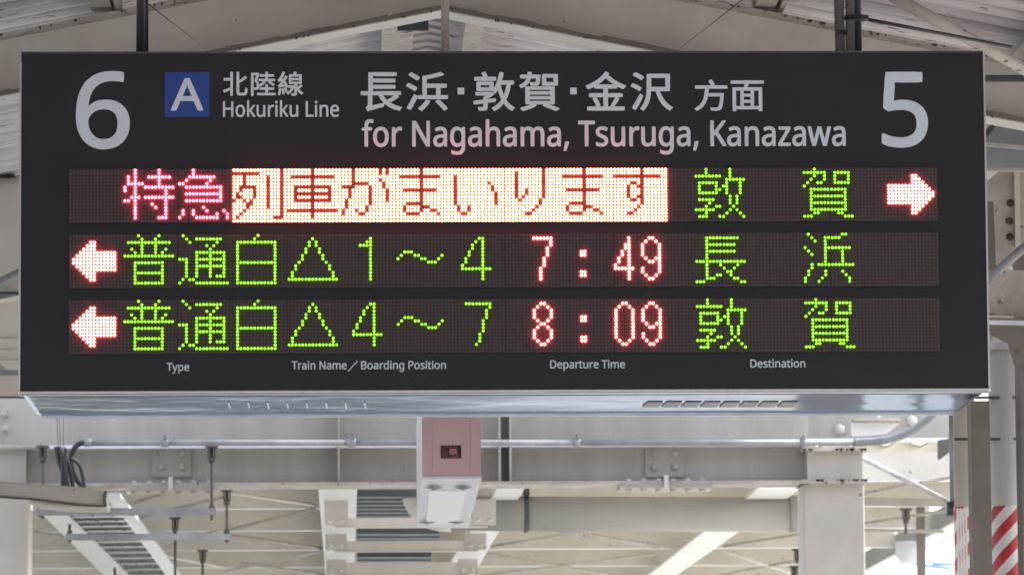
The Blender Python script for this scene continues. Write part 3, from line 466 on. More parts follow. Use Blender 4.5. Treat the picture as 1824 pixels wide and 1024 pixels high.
# ---- printed lettering (outlines of a humanist sans and a gothic, kept as bezier points)
def outline(chars):
    """list of splines for [(char, dx)], in thousandths"""
    out = []
    for c, dx in chars:
        for sps in GLYPH[c].split('|'):
            out.append([[int(v)+(dx if i % 2 == 0 else 0) for i, v in enumerate(p.split())] for p in sps.split(';')])
    return out
def text_mesh(name, sps, box, off, mtl, label, yy=-.0008, yref=None):
    """fit outlines to the pixel box x0,x1,ytop,ybase on the board's face; yref = glyph heights of top and base"""
    x0, x1, yt, yb = box
    P = [p for s in sps for p in s]
    gx0 = min(p[2] for p in P); gx1 = max(p[2] for p in P)
    gy0, gy1 = yref if yref else (min(p[3] for p in P), max(p[3] for p in P))
    xm = (x0+x1)/2
    A = sp_(x0, yb, yy); B = sp_(x1, yb, yy); T = sp_(xm, yt, yy); M_ = sp_(xm, yb, yy)
    wx0, wx1 = A.x+off, B.x-off; wz0, wz1 = M_.z+off, T.z-off
    sx = (wx1-wx0)/(gx1-gx0); sz = (wz1-wz0)/(gy1-gy0)
    import bmesh
    bm = bmesh.new(); L = board.location
    for pas in (0, 1):      # 0: the filled outline, 1: a flattened bead along it that gives the strokes their weight
        cu = bpy.data.curves.new(name, 'CURVE'); cu.resolution_u = 6 if pas == 0 else 5
        if pas == 0: cu.dimensions = '2D'; cu.fill_mode = 'BOTH'
        else: cu.dimensions = '3D'; cu.bevel_depth = off; cu.bevel_resolution = 1
        for s in sps:
            sl_ = cu.splines.new('BEZIER'); sl_.bezier_points.add(len(s)-1); sl_.use_cyclic_u = True
            for b, p in zip(sl_.bezier_points, s):
                b.handle_left_type = b.handle_right_type = 'FREE'
                f = lambda x, y: (wx0+(x-gx0)*sx, wz0+(y-gy0)*sz, 0)
                b.handle_left = f(p[0], p[1]); b.co = f(p[2], p[3]); b.handle_right = f(p[4], p[5])
        t = bpy.data.objects.new(name, cu); COL.objects.link(t)
        dg = bpy.context.evaluated_depsgraph_get(); dg.update()
        me = bpy.data.meshes.new_from_object(t.evaluated_get(dg)); bpy.data.objects.remove(t)
        for v in me.vertices:
            x, z, e = v.co; v.co = (x-L.x, yy-L.y-e/max(off, 1e-6)*.0003 if pas else yy-.00029-L.y, z-L.z)
        bm.from_mesh(me); bpy.data.meshes.remove(me)
    me = bpy.data.meshes.new(name); bm.to_mesh(me); bm.free()
    me.materials.clear(); me.materials.append(MATS[mtl])
    for p in me.polygons: p.use_smooth = False; p.material_index = 0
    o = bpy.data.objects.new(name, me); COL.objects.link(o); o.parent = board
    o['label'] = label
    return o
capH = None
def gh(c):
    P = [p for s in outline([(c, 0)]) for p in s]; return min(p[3] for p in P), max(p[3] for p in P)
cap = (0, gh('H')[1])
text_mesh('platform_number', outline([('6', 0)]), (134.9, 231.2, 127.0, 266.5), .0040, 'print_white', 'large pale number 6')
text_mesh('platform_number', outline([('5', 0)]), (1570.7, 1653.8, 128.2, 263.5), .0040, 'print_white', 'large pale number 5')
a, b = sp_(293.5, 129), sp_(373, 208.6)
mb = MB(); mb.box((a.x, -.0010, b.z), (b.x, .001, a.z)); part(board, 'line_symbol', mb, 'print_blue', label='blue square behind the letter A')
text_mesh('printed_letter', outline([('A', 0)]), (304, 362.5, 139.4, 197.4), .0022, 'print_white', 'pale letter A on the blue square', yy=-.0022)
for ch, x0, x1, yt, yb in (('北', 397, 441.2, 128.3, 171.2), ('陸', 447, 491, 128.3, 171.2), ('線', 494.5, 540.5, 127.8, 171.2),
        ('長', 642.5, 716.3, 129, 198.6), ('浜', 723, 798.2, 128.5, 198.4), ('敦', 843, 917.4, 128.2, 198.6), ('賀', 924.5, 997.4, 128.2, 198.4),
        ('金', 1043, 1115.8, 127.8, 197.5), ('沢', 1123.3, 1198.9, 128.8, 198), ('方', 1237, 1296.3, 142, 198.4), ('面', 1302, 1361.3, 143.5, 198.6)):
    text_mesh('printed_character', outline([(ch, 0)]), (x0, x1, yt, yb), .0013 if yb < 180 else .0021 if yt < 135 else .0015, 'print_white', 'pale printed character '+ch)
for x0, x1, y0, y1 in ((815, 826.9, 156.8, 168.6), (1015.6, 1027.3, 156.6, 168.4)):
    a, b = sp_(x0, y0), sp_(x1, y1)
    mb = MB(); mb.box((a.x, -.0012, b.z), (b.x, .001, a.z)); part(board, 'printed_dot', mb, 'print_white')
for s, x0, x1, yt, yb, off in (('Hokuriku Line', 397, 604, 180.5, 208.6, .0009), ('for Nagahama, Tsuruga, Kanazawa', 644.2, 1506.6, 215, 261, .0017),
        ('Type', 296.9, 337, 645.7, 660.6, .0006), ('Train Name', 519.6, 617.6, 642.9, 657.7, .0006), ('Boarding Position', 643.2, 794.5, 642.5, 657.3, .0006),
        ('Departure Time', 980, 1113.4, 641.1, 655.9, .0006), ('Destination', 1336.5, 1434.6, 639.7, 654.4, .0006)):
    text_mesh('printed_words', outline(OFFS[s]), (x0, x1, yt, yb), off, 'print_white', 'pale words '+s, yref=cap)
mb = MB(); p, q = sp_(620, 661.2), sp_(637.2, 642.2)
mb.bar((p.x, -.0006, p.z), (q.x, -.0006, q.z), .0028, .001, up=(0, 1, 0)); part(board, 'printed_slash', mb, 'print_white')
# hangers: the dark pole with its rope at the left, the pale one in the middle, the dark one at the right
def pole(px0, px1, mt, lab, dist=15.04, ztop=5.0):
    c = at((px0+px1)/2, 60, dist); r = (at(px1, 60, dist)-at(px0, 60, dist)).length/2
    mb = MB(); mb.tube([(c.x, c.y, ZT-.02), (c.x, c.y, ztop)], r, 16); mb.tube([(c.x, c.y, ZT-.005), (c.x, c.y, ZT+.004)], r*1.9, 16)
    part(board, 'hanger_pole', mb, mt, label=lab)
pole(242.5, 257, 'dark_steel', 'dark grey hanger pole', 15.0)
pole(256.5, 264.5, 'dark_steel', 'thin dark hanger pole behind the thick one', 15.1)
pole(786, 800.5, 'cream_paint', 'weathered pale hanger pole over the middle')
pole(1520.5, 1535, 'dark_steel', 'dark hanger pole behind the conduits', 15.15)
# ================================================================== SETTING BELOW
mb = MB(); mb.box((-600, -300, -1.75), (600, 900, -1.55)); solo('ground', mb, 'ground_mat', None, None, kind='structure')
mb = MB(); mb.box((-4.2, -60, -1.55), (4.6, 120, 0)); solo('platform', mb, 'platform_asphalt', None, None, kind='structure')
for x in (-3.6, 3.6):
    mb = MB(); mb.box((x, -60, 0), (x+.3, 120, .005)); solo('tactile_paving', mb, 'yellow_tactile', None, None, kind='structure')
for x in (-8.6, 4.8):
    mb = MB(); mb.box((x, -60, -1.55), (x+4.2, 200, -1.3)); solo('track_bed', mb, 'ballast', None, None, kind='structure')

# ================================================================== CANOPY OVER THE BOARD
APX = at(785, 20, 17.0); RX = APX.x; SL = .197
def beam_z(x, z0): return z0 - SL*abs(x-RX)
zb_apex = APX.z                        # underside of the rafters at the ridge
def rafter(dist, side, reach, dep, fl, mt, lab, haunch=0.0, group='rafters of the gabled canopy'):
    y = CAM.y+dist
    root = thing('rafter_beam', (RX+side*reach/2, y, zb_apex), lab, 'roof beam', group)
    xs = [0, reach*.33, reach*.66, reach]
    lo = [(RX+side*x, y, zb_apex-SL*x-haunch*max(0, x-reach*.5)) for x in xs]
    up = [(RX+side*x, y, zb_apex+dep-SL*x) for x in xs]
    mb = MB(); mb.prism(lo+up[::-1], (0, .012, 0)); part(root, 'web', mb, mt)
    mb = MB()
    for i in range(3):
        a, b = Vector(lo[i]), Vector(lo[i+1])
        mb.prism([a+Vector((0, -fl/2, -.012)), b+Vector((0, -fl/2, -.012)), b+Vector((0, -fl/2, 0)), a+Vector((0, -fl/2, 0))], (0, fl, 0))
    part(root, 'bottom_flange', mb, 'cream_bright')
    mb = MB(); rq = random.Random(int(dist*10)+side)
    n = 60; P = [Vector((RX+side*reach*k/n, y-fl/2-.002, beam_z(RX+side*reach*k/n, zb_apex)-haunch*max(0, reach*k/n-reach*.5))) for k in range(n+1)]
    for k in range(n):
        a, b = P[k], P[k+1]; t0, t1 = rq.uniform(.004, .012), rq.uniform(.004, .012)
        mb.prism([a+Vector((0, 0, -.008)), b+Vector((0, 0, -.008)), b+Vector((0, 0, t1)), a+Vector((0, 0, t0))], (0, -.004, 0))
    part(root, 'dark_edge', mb, 'post_brown')  # uneven dark brown strip along the front of the bottom flange
    mb = MB()
    for i in range(3):
        a, b = Vector(up[i]), Vector(up[i+1])
        mb.prism([a+Vector((0, -fl/2, 0)), b+Vector((0, -fl/2, 0)), b+Vector((0, -fl/2, .012)), a+Vector((0, -fl/2, .012))], (0, fl, 0))
    part(root, 'top_flange', mb, 'cream_rusty')
    return root, y, lo, up
DEPR = .195
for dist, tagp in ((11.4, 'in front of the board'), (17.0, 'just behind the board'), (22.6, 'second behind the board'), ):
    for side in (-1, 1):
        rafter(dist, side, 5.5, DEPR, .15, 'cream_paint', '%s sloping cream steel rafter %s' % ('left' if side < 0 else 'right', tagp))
# rust flakes hanging on the rafter's edges near the board
def flakes(name, line, n, y, lab, seed):
    rnd = random.Random(seed); mb = MB()
    (xa, za), (xb, zb) = line
    for i in range(n):
        t = rnd.random(); x = xa+(xb-xa)*t; z = za+(zb-za)*t
        wd = rnd.uniform(.002, .017)*rnd.random()+.002; h = rnd.uniform(.001, .007)
        mb.prism([(x-wd, y, z+.002), (x-wd*.4, y, z-h*rnd.random()), (x+wd*.3, y, z-h), (x+wd, y, z+.002), (x, y, z+.006)], (0, -.004, 0))
    return tag(mb.build(name, 'rust'), lab, 'rust flakes', None, 'stuff')
yr = CAM.y+17.0-.078
for side in (-1, 1):
    flakes('rust_flakes', ((RX, zb_apex+DEPR+.004), (RX+side*4.2, zb_apex+DEPR-SL*4.2+.004)), 60, yr, 'rusty flakes along the %s rafter behind the board' % ('left' if side < 0 else 'right'), 3+side)
    flakes('rust_flakes', ((RX, zb_apex-.010), (RX+side*2.0, zb_apex-SL*2.0-.010)), 22, yr, 'rusty flakes under the %s rafter behind the board' % ('left' if side < 0 else 'right'), 9+side)

# roof: corrugated sheets running down each slope
ZR = zb_apex+DEPR+.012+.085
roof = thing('canopy_roof', (RX, 6, ZR), 'gabled corrugated canopy roof in flaking white paint over the board', 'roof')
ROOFM = 5.6
def sheet(y0, y1, xa, xb, zf, per=.17, amp=.026, nstep=8):
    """corrugated sheet, ribs along X; zf gives the height at x"""
    mb = MB(); n = int((y1-y0)/per*nstep)
    for i in range(n+1):
        y = y0+(y1-y0)*i/n; c = amp*math.cos(2*math.pi*(y-y0)/per)
        mb.v += [(xa, y, zf(xa)+c), (xb, y, zf(xb)+c)]
    for i in range(n):
        mb.f.append((2*i, 2*i+1, 2*i+3, 2*i+2)); mb.sm.append(True)
    k = len(mb.v); mb.v += [(x, y, z+.006) for x, y, z in mb.v]
    for i in range(n):
        mb.f.append((k+2*i+2, k+2*i+3, k+2*i+1, k+2*i)); mb.sm.append(True)
    return mb
ys = [-22 + 1.7*i for i in range(20)]
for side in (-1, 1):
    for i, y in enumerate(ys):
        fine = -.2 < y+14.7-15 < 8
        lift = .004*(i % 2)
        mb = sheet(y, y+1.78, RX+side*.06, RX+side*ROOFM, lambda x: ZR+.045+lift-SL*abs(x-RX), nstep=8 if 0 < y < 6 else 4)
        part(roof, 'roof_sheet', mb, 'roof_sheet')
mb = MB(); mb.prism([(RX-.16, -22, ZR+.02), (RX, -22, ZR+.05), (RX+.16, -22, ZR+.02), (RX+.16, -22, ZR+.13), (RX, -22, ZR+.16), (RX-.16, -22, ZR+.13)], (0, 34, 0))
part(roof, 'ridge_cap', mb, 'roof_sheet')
# purlins along the canopy
for side in (-1, 1):
    for j, off in enumerate((.155, 1.11, 2.05, 3.0, 4.3)):
        x = RX+side*off-(.05 if (j == 1 and side < 0) else 0); z = ZR-SL*off-.07
        mb = MB(); mb.prism([(x-.035, -22, z), (x+.035, -22, z), (x+.035, -22, z+.085), (x-.035, -22, z+.085)], (0, 33.8, 0))
        if j == 1: mb.prism([(x+.050, 1.0, z-.006), (x+.068, 1.0, z-.006), (x+.068, 1.0, z+.05), (x+.050, 1.0, z+.05)], (0, 3.0, 0))
        solo('purlin', mb, 'cream_rusty', '%s purlin under the canopy slope, %s from the ridge' % ('left' if side < 0 else 'right', ['nearest', 'second', 'third', 'fourth', 'outermost'][j]), 'purlin', 'purlins of the gabled canopy')
# ridge post stub pieces seen under the apex
a = at(738, 40, 17.6)
mb = MB(); mb.box((a.x-.06, a.y, a.z-.03), (a.x+.05, a.y+.02, a.z+.012))
solo('ridge_plate', mb, 'dark_steel', 'small grey steel plate under the ridge, left of the pale hanger pole', 'steel plate')
# thin stay wires and brace rods
def rod(name, a, b, r, mt, lab, cat, group=None, n=8):
    mb = MB(); mb.tube([a, b], r, n); return solo(name, mb, mt, lab, cat, group)
rod('stay_wire', at(262, 6, 15.2), at(372, 92, 16.6), .0016, 'black_cable', 'thin black stay wire slanting to the left part of the board', 'wire')
rod('stay_wire', at(1325, -2, 15.2), at(1205, 92, 16.6), .0016, 'black_cable', 'thin black stay wire slanting to the right part of the board', 'wire')
rod('brace_rod', at(1590, -6, 16.2), at(1850, 138, 16.6), .021, 'cream_rusty', 'rusty pale diagonal brace under the right roof slope', 'brace')
rod('black_wire', at(1540, 34, 15.3), at(1800, 84, 16.0), .006, 'black_cable', 'straight black cable running right from the conduits', 'cable')

# flexible conduits into the top of the board
def conduit(px, mt, r, lab, bulge=0, zt=4.8):
    pts = []
    for i in range(140):
        t = i/139; y0 = 95-t*190
        p = at(px+bulge*math.sin(t*math.pi*.5), y0, 15.0)
        pts.append(p)
    mb = MB(); mb.tube(pts, r, 14, radf=lambda i: r*(1+.13*(1 if i % 2 else -1)))
    return solo('flexible_conduit', mb, mt, lab, 'conduit', 'flexible conduits into the board')
cA = conduit(1497, 'conduit_green', .0150, 'thick grey green flexible conduit at the left of the pair above the number 5', -4)
cB = conduit(1514.5, 'conduit_green', .0135, 'thinner grey green flexible conduit beside the dark hanger pole', -1)
for px, py, wd in ((1499, 59, .036), (1526, 33, .075)):
    p = at(px, py, 15.0)
    mb = MB(); mb.tube([(p.x, p.y, p.z-.006), (p.x, p.y, p.z+.006)], wd/2, 14)
    solo('cable_tie', mb, 'black_cable', 'black cable tie round the %s' % ('left flexible conduit' if px < 1510 else 'right conduit and hanger pole'), 'cable tie')

# ================================================================== BOLTS
def bolt_mb(p, r, axis=(0, -1, 0)):
    return MB().dome(p, r, r*.9, n=6, axis=axis, rings=((1.25, 0), (1.25, .15), (.9, .2), (.9, .85)))
def bolts(root, pts, r, mt='cream_paint', axis=(0, -1, 0)):
    for p in pts: part(root, 'bolt', bolt_mb(p, r, axis), mt)

# ================================================================== THE CROSS BEAM BEHIND THE BOARD
DB = 28.0; YB = CAM.y+DB
zl = at(760, 861, DB).z; zu = zl+.75
xl, xr = at(-60, 800, DB).x, at(1440, 800, DB).x
beam = thing('cross_beam', ((xl+xr)/2, YB, zl), 'deep cream steel cross beam running behind and below the board', 'steel beam')
mb = MB(); mb.box((xl, YB, zl), (xr, YB+.014, zu)); part(beam, 'web', mb, 'cream_clean')
mb = MB(); mb.box((xl, YB-.15, zl-.018), (xr, YB+.16, zl)); part(beam, 'bottom_flange', mb, 'cream_rusty')
mb = MB(); mb.box((xl, YB-.15, zu), (xr, YB+.16, zu+.018)); part(beam, 'top_flange', mb, 'cream_paint')
za_, zb_ = at(760, 790.5, DB-.1).z, at(760, 796.5, DB-.1).z
mb = MB(); mb.box((xl, YB-.115, zb_), (xr-.02, YB-.001, za_)); part(beam, 'ledge_strip', mb, 'white_enamel')
for px in (603.5, 889, 908):
    x = at(px, 820, DB).x; hi = zu-.01
    mb = MB(); mb.box((x-.006, YB-.13, zl+.001), (x+.006, YB-.0005, hi)); part(beam, 'stiffener', mb, 'cream_clean')
for p0, p1 in ((271, 340), (1149, 1217)):
    a, b = at(p0, 797, DB), at(p1, 849, DB)
    mb = MB(); mb.box((a.x, YB-.014, b.z), (b.x, YB-.0005, a.z)); pl = part(beam, 'splice_plate', mb, 'cream_clean')
    w_ = b.x-a.x
    for fx in (.23, .77):
        for py in (807, 832):
            z = at(p0, py, DB).z
            sub(pl, beam, 'bolt', bolt_mb((a.x+w_*fx, YB-.014, z), .019), 'cream_rusty')
for p0, p1 in ((222, 386), (1104, 1269)):
    a, b = at(p0, 862, DB-.15), at(p1, 862, DB-.15)
    mb = MB(); mb.box((a.x, YB-.17, zl-.040), (b.x, YB+.17, zl-.0185)); pl = part(beam, 'flange_splice', mb, 'cream_clean')
    for k in range(6):
        x = a.x+(b.x-a.x)*(.10+.16*k)
        for yy, ax in ((YB-.09, (0, 0, -1)), (YB-.09, (0, 0, 1))):
            sub(pl, beam, 'bolt', bolt_mb((x, yy, zl-.040 if ax[2] < 0 else zl+.002), .018, ax), 'cream_rusty')
    mb = MB(); x = (a.x+b.x)/2; mb.box((x-.012, YB-.178, zl-.045), (x+.012, YB-.171, zl+.03)); sub(pl, beam, 'clip', mb, 'cream_paint')

# right column the beam runs into
cl, cr = at(1431, 900, DB-.1), at(1540, 900, DB-.1)
col = thing('steel_column', ((cl.x+cr.x)/2, YB, 0), 'square cream steel column right of the big pipe, below the board', 'column')
mb = MB(); mb.box((cl.x, YB-.1, 0), (cr.x, YB+.25, zl+.01)); part(col, 'shaft', mb, 'cream_mid', bevel=.012)
mb = MB(); mb.box((cl.x-.012, YB-.13, zl-.018), (cr.x+.012, YB+.28, zl+.004)); part(col, 'cap_plate', mb, 'cream_rusty')
ua, ub = at(1438, 830, DB-.1), at(1536, 830, DB-.1); zt_ = at(1480, 804, DB-.1).z
mb = MB(); mb.box((ua.x, YB-.1, zl+.004), (ub.x, YB+.2, zt_)); part(col, 'head_block', mb, 'cream_mid')
mb = MB(); mb.box((ua.x-.03, YB-.16, zt_), (ub.x+.02, YB+.25, zt_+.018)); part(col, 'head_plate', mb, 'cream_rusty')
rnd = random.Random(5); mb = MB()
for i in range(26):
    x = rnd.uniform(ua.x-.04, ub.x+.02); z0 = rnd.choice((zt_+.004, zt_+.004, zl-.004, zl-.004)); h = rnd.uniform(.003, .022)*rnd.random()+.002; wd = rnd.uniform(.004, .018)
    mb.prism([(x-wd, YB-.172, z0+.008), (x-wd*.2, YB-.172, z0-h), (x+wd*.6, YB-.172, z0-h*.5), (x+wd, YB-.172, z0+.008)], (0, .012, 0))
part(col, 'rust_patch', mb, 'rust', kind='stuff')
# beam going on to the right of the column, behind the board's corner
xa = ub.x+.02; xe = at(1745, 760, DB).x
side = thing('side_beam', ((xa+xe)/2, YB+.3, zl+.3), 'cream bolted beam right of the column, above the grey flexible pipe', 'steel beam')
za = at(1600, 781, DB+.3).z
mb = MB(); mb.box((xa-.45, YB+.3, za), (xe, YB+.315, za+.6)); part(side, 'web', mb, 'cream_clean')
mb = MB(); mb.box((xa-.45, YB+.24, za-.014), (xe, YB+.40, za)); part(side, 'bottom_flange', mb, 'white_enamel')
bolts(side, [at(1496, 764, DB+.28), at(1625, 749, DB+.28)], .026)
# T bracket and white lamp plate hung under it
p0, p1 = at(1518, 749, DB), at(1603, 771, DB)
tb = thing('hung_bracket', ((p0.x+p1.x)/2, YB, p1.z), 'small T shaped bracket with a bright white underside between column and flexible pipe', 'bracket')
mb = MB(); mb.box((p0.x, YB-.1, p0.z-.006), (p1.x, YB+.1, p0.z+.006)); part(tb, 'plate', mb, 'cream_rusty')
mb = MB(); x = at(1564, 740, DB).x; mb.box((x-.01, YB-.05, p0.z+.006), (x+.01, YB+.05, p0.z+.2)); part(tb, 'stem', mb, 'cream_paint')
a, b, c, d_ = at(1517, 752, DB), at(1602, 754, DB), at(1580, 772, DB), at(1517, 777, DB)
mb = MB(); mb.prism([a, b, c, d_], (0, .02, 0)); part(tb, 'white_board', mb, 'white_paint')

# left column and the long rounded cover in front of it
cl, cr = at(-70, 900, DB-.1), at(51, 900, DB-.1)
col2 = thing('steel_column', ((cl.x+cr.x)/2, YB, 0), 'cream steel column at the left edge under the rounded cover', 'column')
mb = MB(); mb.box((cl.x, YB-.1, 0), (cr.x, YB+.25, zl-.02)); part(col2, 'shaft', mb, 'cream_mid', bevel=.012)
ua2 = at(46, 830, DB-.1); zt2 = at(20, 798, DB-.1).z
mb = MB(); mb.box((cl.x, YB-.1, zl), (ua2.x, YB+.2, zt2)); part(col2, 'head_block', mb, 'cream_clean')
mb = MB(); mb.box((cl.x, YB-.16, zt2), (ua2.x+.1, YB+.25, zt2+.016)); part(col2, 'head_plate', mb, 'cream_rusty')
DC = 25.0
cov = thing('rounded_cover', tuple(at(90, 880, DC)), 'long cream housing with a rounded end in front of the left column', 'housing')
top = [(-60, 855), (0, 857), (60, 861), (120, 865), (160, 869), (185, 876)]
bot = [(189, 900), (150, 899), (100, 893), (50, 887), (0, 884), (-60, 882)]
mb = MB(); mb.prism([at(x, y, DC) for x, y in top+bot], (0, .5, 0)); part(cov, 'cover_shell', mb, 'cream_mid', bevel=.01)
mb = MB(); mb.tube([at(x, y+.8, DC-.01) for x, y in bot[::-1]], .006, 8); part(cov, 'seam', mb, 'rod_steel')
mb = MB(); mb.tube([at(x, y, DC-.01) for x, y in ((188, 874), (186.5, 888), (188, 901))], .008, 8); part(cov, 'end_seam', mb, 'rod_steel')
mb = MB(); mb.prism([at(x, y, DC+.05) for x, y in ((50, 889), (110, 896), (175, 903), (120, 902), (60, 896))], (0, .4, 0)); part(cov, 'underside_plate', mb, 'cream_rusty')

# ================================================================== GALVANISED CONDUIT CLIPPED TO THE BEAM
DP = 27.7
cp = thing('conduit_pipe', tuple(at(800, 788, DP)), 'straight galvanised conduit clipped along the cream cross beam', 'conduit')
r_ = .0175
for i, (a, b) in enumerate(((153, 617), (630, 1029), (1029, 1530))):
    mb = MB(); mb.tube([at(a, 788.3, DP), at(b, 788.3, DP)], r_, 14); part(cp, 'pipe_length', mb, 'galvanised')
for px in (157, 624, 1528):
    mb = MB(); mb.tube([at(px-7, 788.3, DP), at(px+7, 788.3, DP)], r_*1.25, 14); part(cp, 'coupling', mb, 'galvanised')
for px in (294, 628, 1028, 1432):
    p = at(px, 788.3, DP)
    mb = MB(); mb.tube([(p.x-.02, p.y, p.z), (p.x+.02, p.y, p.z)], r_*1.35, 12); mb.box((p.x-.012, p.y-.02, p.z+.02), (p.x+.012, YB, p.z+.034))
    cl_ = part(cp, 'pipe_clip', mb, 'galvanised')
    sub(cl_, cp, 'bolt', MB().dome((p.x, p.y-.01, p.z+.034), .010, .014, n=6, axis=(0, 0, 1)), 'rod_steel')
def smooth(pts, n=10):
    """Catmull-Rom through points"""
    P = [Vector(p) for p in pts]; P = [P[0]*2-P[1]]+P+[P[-1]*2-P[-2]]; out = []
    for i in range(1, len(P)-2):
        for k in range(n):
            t = k/n; a, b, c, d = P[i-1:i+3]
            out.append(.5*((2*b)+(c-a)*t+(2*a-5*b+4*c-d)*t*t+(3*b-a-3*c+d)*t**3))
    out.append(P[-2]); return out
mb = MB(); mb.tube(smooth([at(1530, 788, DP), at(1570, 785, DP-.1), at(1605, 776, DP-.2), at(1640, 757, DP-.3), at(1668, 732, DP-.4), at(1690, 700, DP-.5)]), .021, 12, radf=lambda i: .021*(1+.05*(i % 2)))
solo('flexible_pipe', mb, 'galvanised', 'grey flexible pipe curving up behind the right end of the board', 'pipe')
mb = MB(); mb.tube(smooth([at(153, 788, DP), at(140, 791, DP), at(130, 803, DP), at(126, 825, DP), at(134, 850, DP), at(146, 866, DP)]), .015, 10)
solo('black_cable', mb, 'black_cable', 'thick black cable dropping from the left end of the straight conduit', 'cable', 'black cables hanging at the left of the cross beam')
for i, (pts, r) in enumerate((([(101, 795), (106, 822), (116, 848), (118, 870)], .016), ([(108, 797), (120, 822), (127, 848), (130, 868)], .012),
                    ([(104, 795), (112, 815), (112, 842), (112, 868)], .013), ([(126, 816), (140, 826), (147, 846), (150, 868)], .010), ([(116, 797), (117, 830), (122, 868)], .009))):
    mb = MB(); mb.tube(smooth([at(x, y, DP-.05-.02*i) for x, y in pts]), r, 8)
    solo('black_cable', mb, 'black_cable', ['thick black cable leftmost of the hanging bunch', 'black cable second in the hanging bunch', 'black cable hanging straight in the middle of the bunch', 'thin black cable looping out at the right of the bunch', 'thin straight black cable at the back of the bunch'][i], 'cable', 'black cables hanging at the left of the cross beam')
for i, (x0, x1) in enumerate(((101, 104), (105, 108), (113, 113))):
    rod('thin_wire', at(x0, 738, DP-.2), at(x1, 797, DP), .0016, 'black_cable', 'thin dark wire rising from the cable bunch, %s of three' % ['left', 'middle', 'right'][i], 'wire', 'thin wires above the cable bunch')

# ================================================================== BIG PIPE BELOW THE CROSS BEAM
DG = 30.0
pp = thing('large_pipe', tuple(at(1100, 915, DG)), 'thick cream drain pipe with an elbow, level between the pink ended box and the column', 'pipe')
c0, c1 = at(797, 914, DG), at(1432, 916, DG); rp = (at(1100, 884, DG)-at(1100, 946, DG)).length/2
mb = MB(); mb.tube([c0, c1], rp, 32); part(pp, 'pipe_run', mb, 'pipe_grey')
elb = []
for i in range(11):
    a = math.pi/2*i/10
    elb.append(Vector((c0.x-.02-math.sin(a)*.15, c0.y, c0.z+.15-math.cos(a)*.15)))
elb += [elb[-1]+Vector((0, 0, .3))]
mb = MB(); mb.tube([c0+Vector((.02, 0, 0))]+elb, rp*1.04, 32); part(pp, 'elbow', mb, 'cream_bright')
p = at(937, 915, DG)
mb = MB(); mb.tube([(p.x-.013, p.y, p.z), (p.x+.013, p.y, p.z)], rp*1.07, 32); mb.box((p.x-.02, p.y-rp*.6, p.z+rp*1.0), (p.x+.02, p.y-rp*.3, p.z+rp+.06)); part(pp, 'pipe_strap', mb, 'dark_steel')
p = at(1418, 915, DG)
mb = MB(); mb.tube([(p.x-.04, p.y, p.z), (p.x+.05, p.y, p.z)], rp*1.06, 32); part(pp, 'end_collar', mb, 'pipe_grey')

# ================================================================== BOX LAMP WITH A PINK END
DL = 17.2; yl = CAM.y+DL
A, B = at(752, 848, DL), at(857, 848, DL)
rl_, rr_ = ath(740, 936, A.z), ath(835, 936, A.z)
dv = ((rl_-A)+(rr_-B))/2; dv.z = 0; dl = dv.y
box = thing('box_lamp', tuple((A+B)/2+dv/2), 'long white box lamp with a pink front end hanging under the middle of the board', 'lamp')
HB = .40
def lp(x, y, z, d): return [(x, y, z), (d, y, z)]
def slab(x0, x1, y, z0, z1, off, nm, mt):
    mb = MB(); mb.prism([(x0, y, z0), (x1, y, z0), (x1, y, z1), (x0, y, z1)], off); return part(box, nm, mb, mt)
slab(A.x+.001, B.x-.001, yl+.004, A.z+.002, A.z+HB, dv, 'casing', 'white_enamel')
for xa_, xb_ in ((A.x, A.x+.0345), (A.x+.0355, B.x-.0375), (B.x-.0365, B.x)):
    mb = MB(); mb.box((xa_, yl, A.z+.001), (xb_, yl+.0035, A.z+HB)); part(box, 'pink_panel', mb, 'pink_panel')
slab(A.x-.001, B.x+.002, yl, A.z-.008, A.z, dv, 'bottom_frame', 'white_enamel')
# lit diffuser and its corner clips
def bp(fx, fy, dz): return Vector((A.x+(B.x-A.x)*fx, yl, A.z+dz))+dv*fy
mb = MB(); mb.prism([bp(.15, .22, -.0085), bp(.79, .22, -.0085), bp(.80, .89, -.0085), bp(.17, .89, -.0085)], (0, 0, -.004)); part(box, 'diffuser', mb, 'lamp_diffuser')
for fx, fy in ((.22, .135), (.72, .135), (.19, .84), (.74, .84)):
    c = bp(fx, fy, -.010); mb = MB(); i = 0
    L_ = .036
    ring = [c+Vector((0, -.17, 0)), c+Vector((.006, 0, -.002)), c+Vector((0, .17, 0)), c+Vector((-.006, 0, -.002))]
    mb.v += [tuple(c+Vector((-L_, 0, -.002))), tuple(c+Vector((-.004, -.055, -.003))), tuple(c+Vector((L_, 0, -.002))), tuple(c+Vector((.002, .05, -.003))), tuple(c+Vector((0, 0, -.012)))]
    mb.f += [(0, 1, 4), (1, 2, 4), (2, 3, 4), (3, 0, 4), (3, 2, 1, 0)]; mb.sm += [False]*5
    part(box, 'corner_clip', mb, 'galvanised')
a, b = at(785.5, 793, DL-.002), at(821.5, 816, DL-.002)
mb = MB(); mb.box((a.x, yl-.003, b.z), (b.x, yl-.0005, a.z)); lb = part(box, 'label_plate', mb, 'label_dark')
def lmark(x0, y0, x1, y1, name='label_mark'):
    p, q = at(785.5+36*x0, 793+23*y0, DL-.004), at(785.5+36*x1, 793+23*y1, DL-.004)
    mb = MB(); mb.box((p.x, yl-.0042, q.z), (q.x, yl-.0032, p.z)); sub(lb, box, name, mb, 'label_pink')
lmark(.42, .25, .80, .66); 
for k in range(5): lmark(.14+.16*k, .08, .20+.16*k, .15)
for r in range(4):
    for k in range(3): lmark(.08+.09*k, .34+.13*r, .13+.09*k, .39+.13*r)
for k in range(6): lmark(.08+.14*k, .88, .17+.14*k, .93)
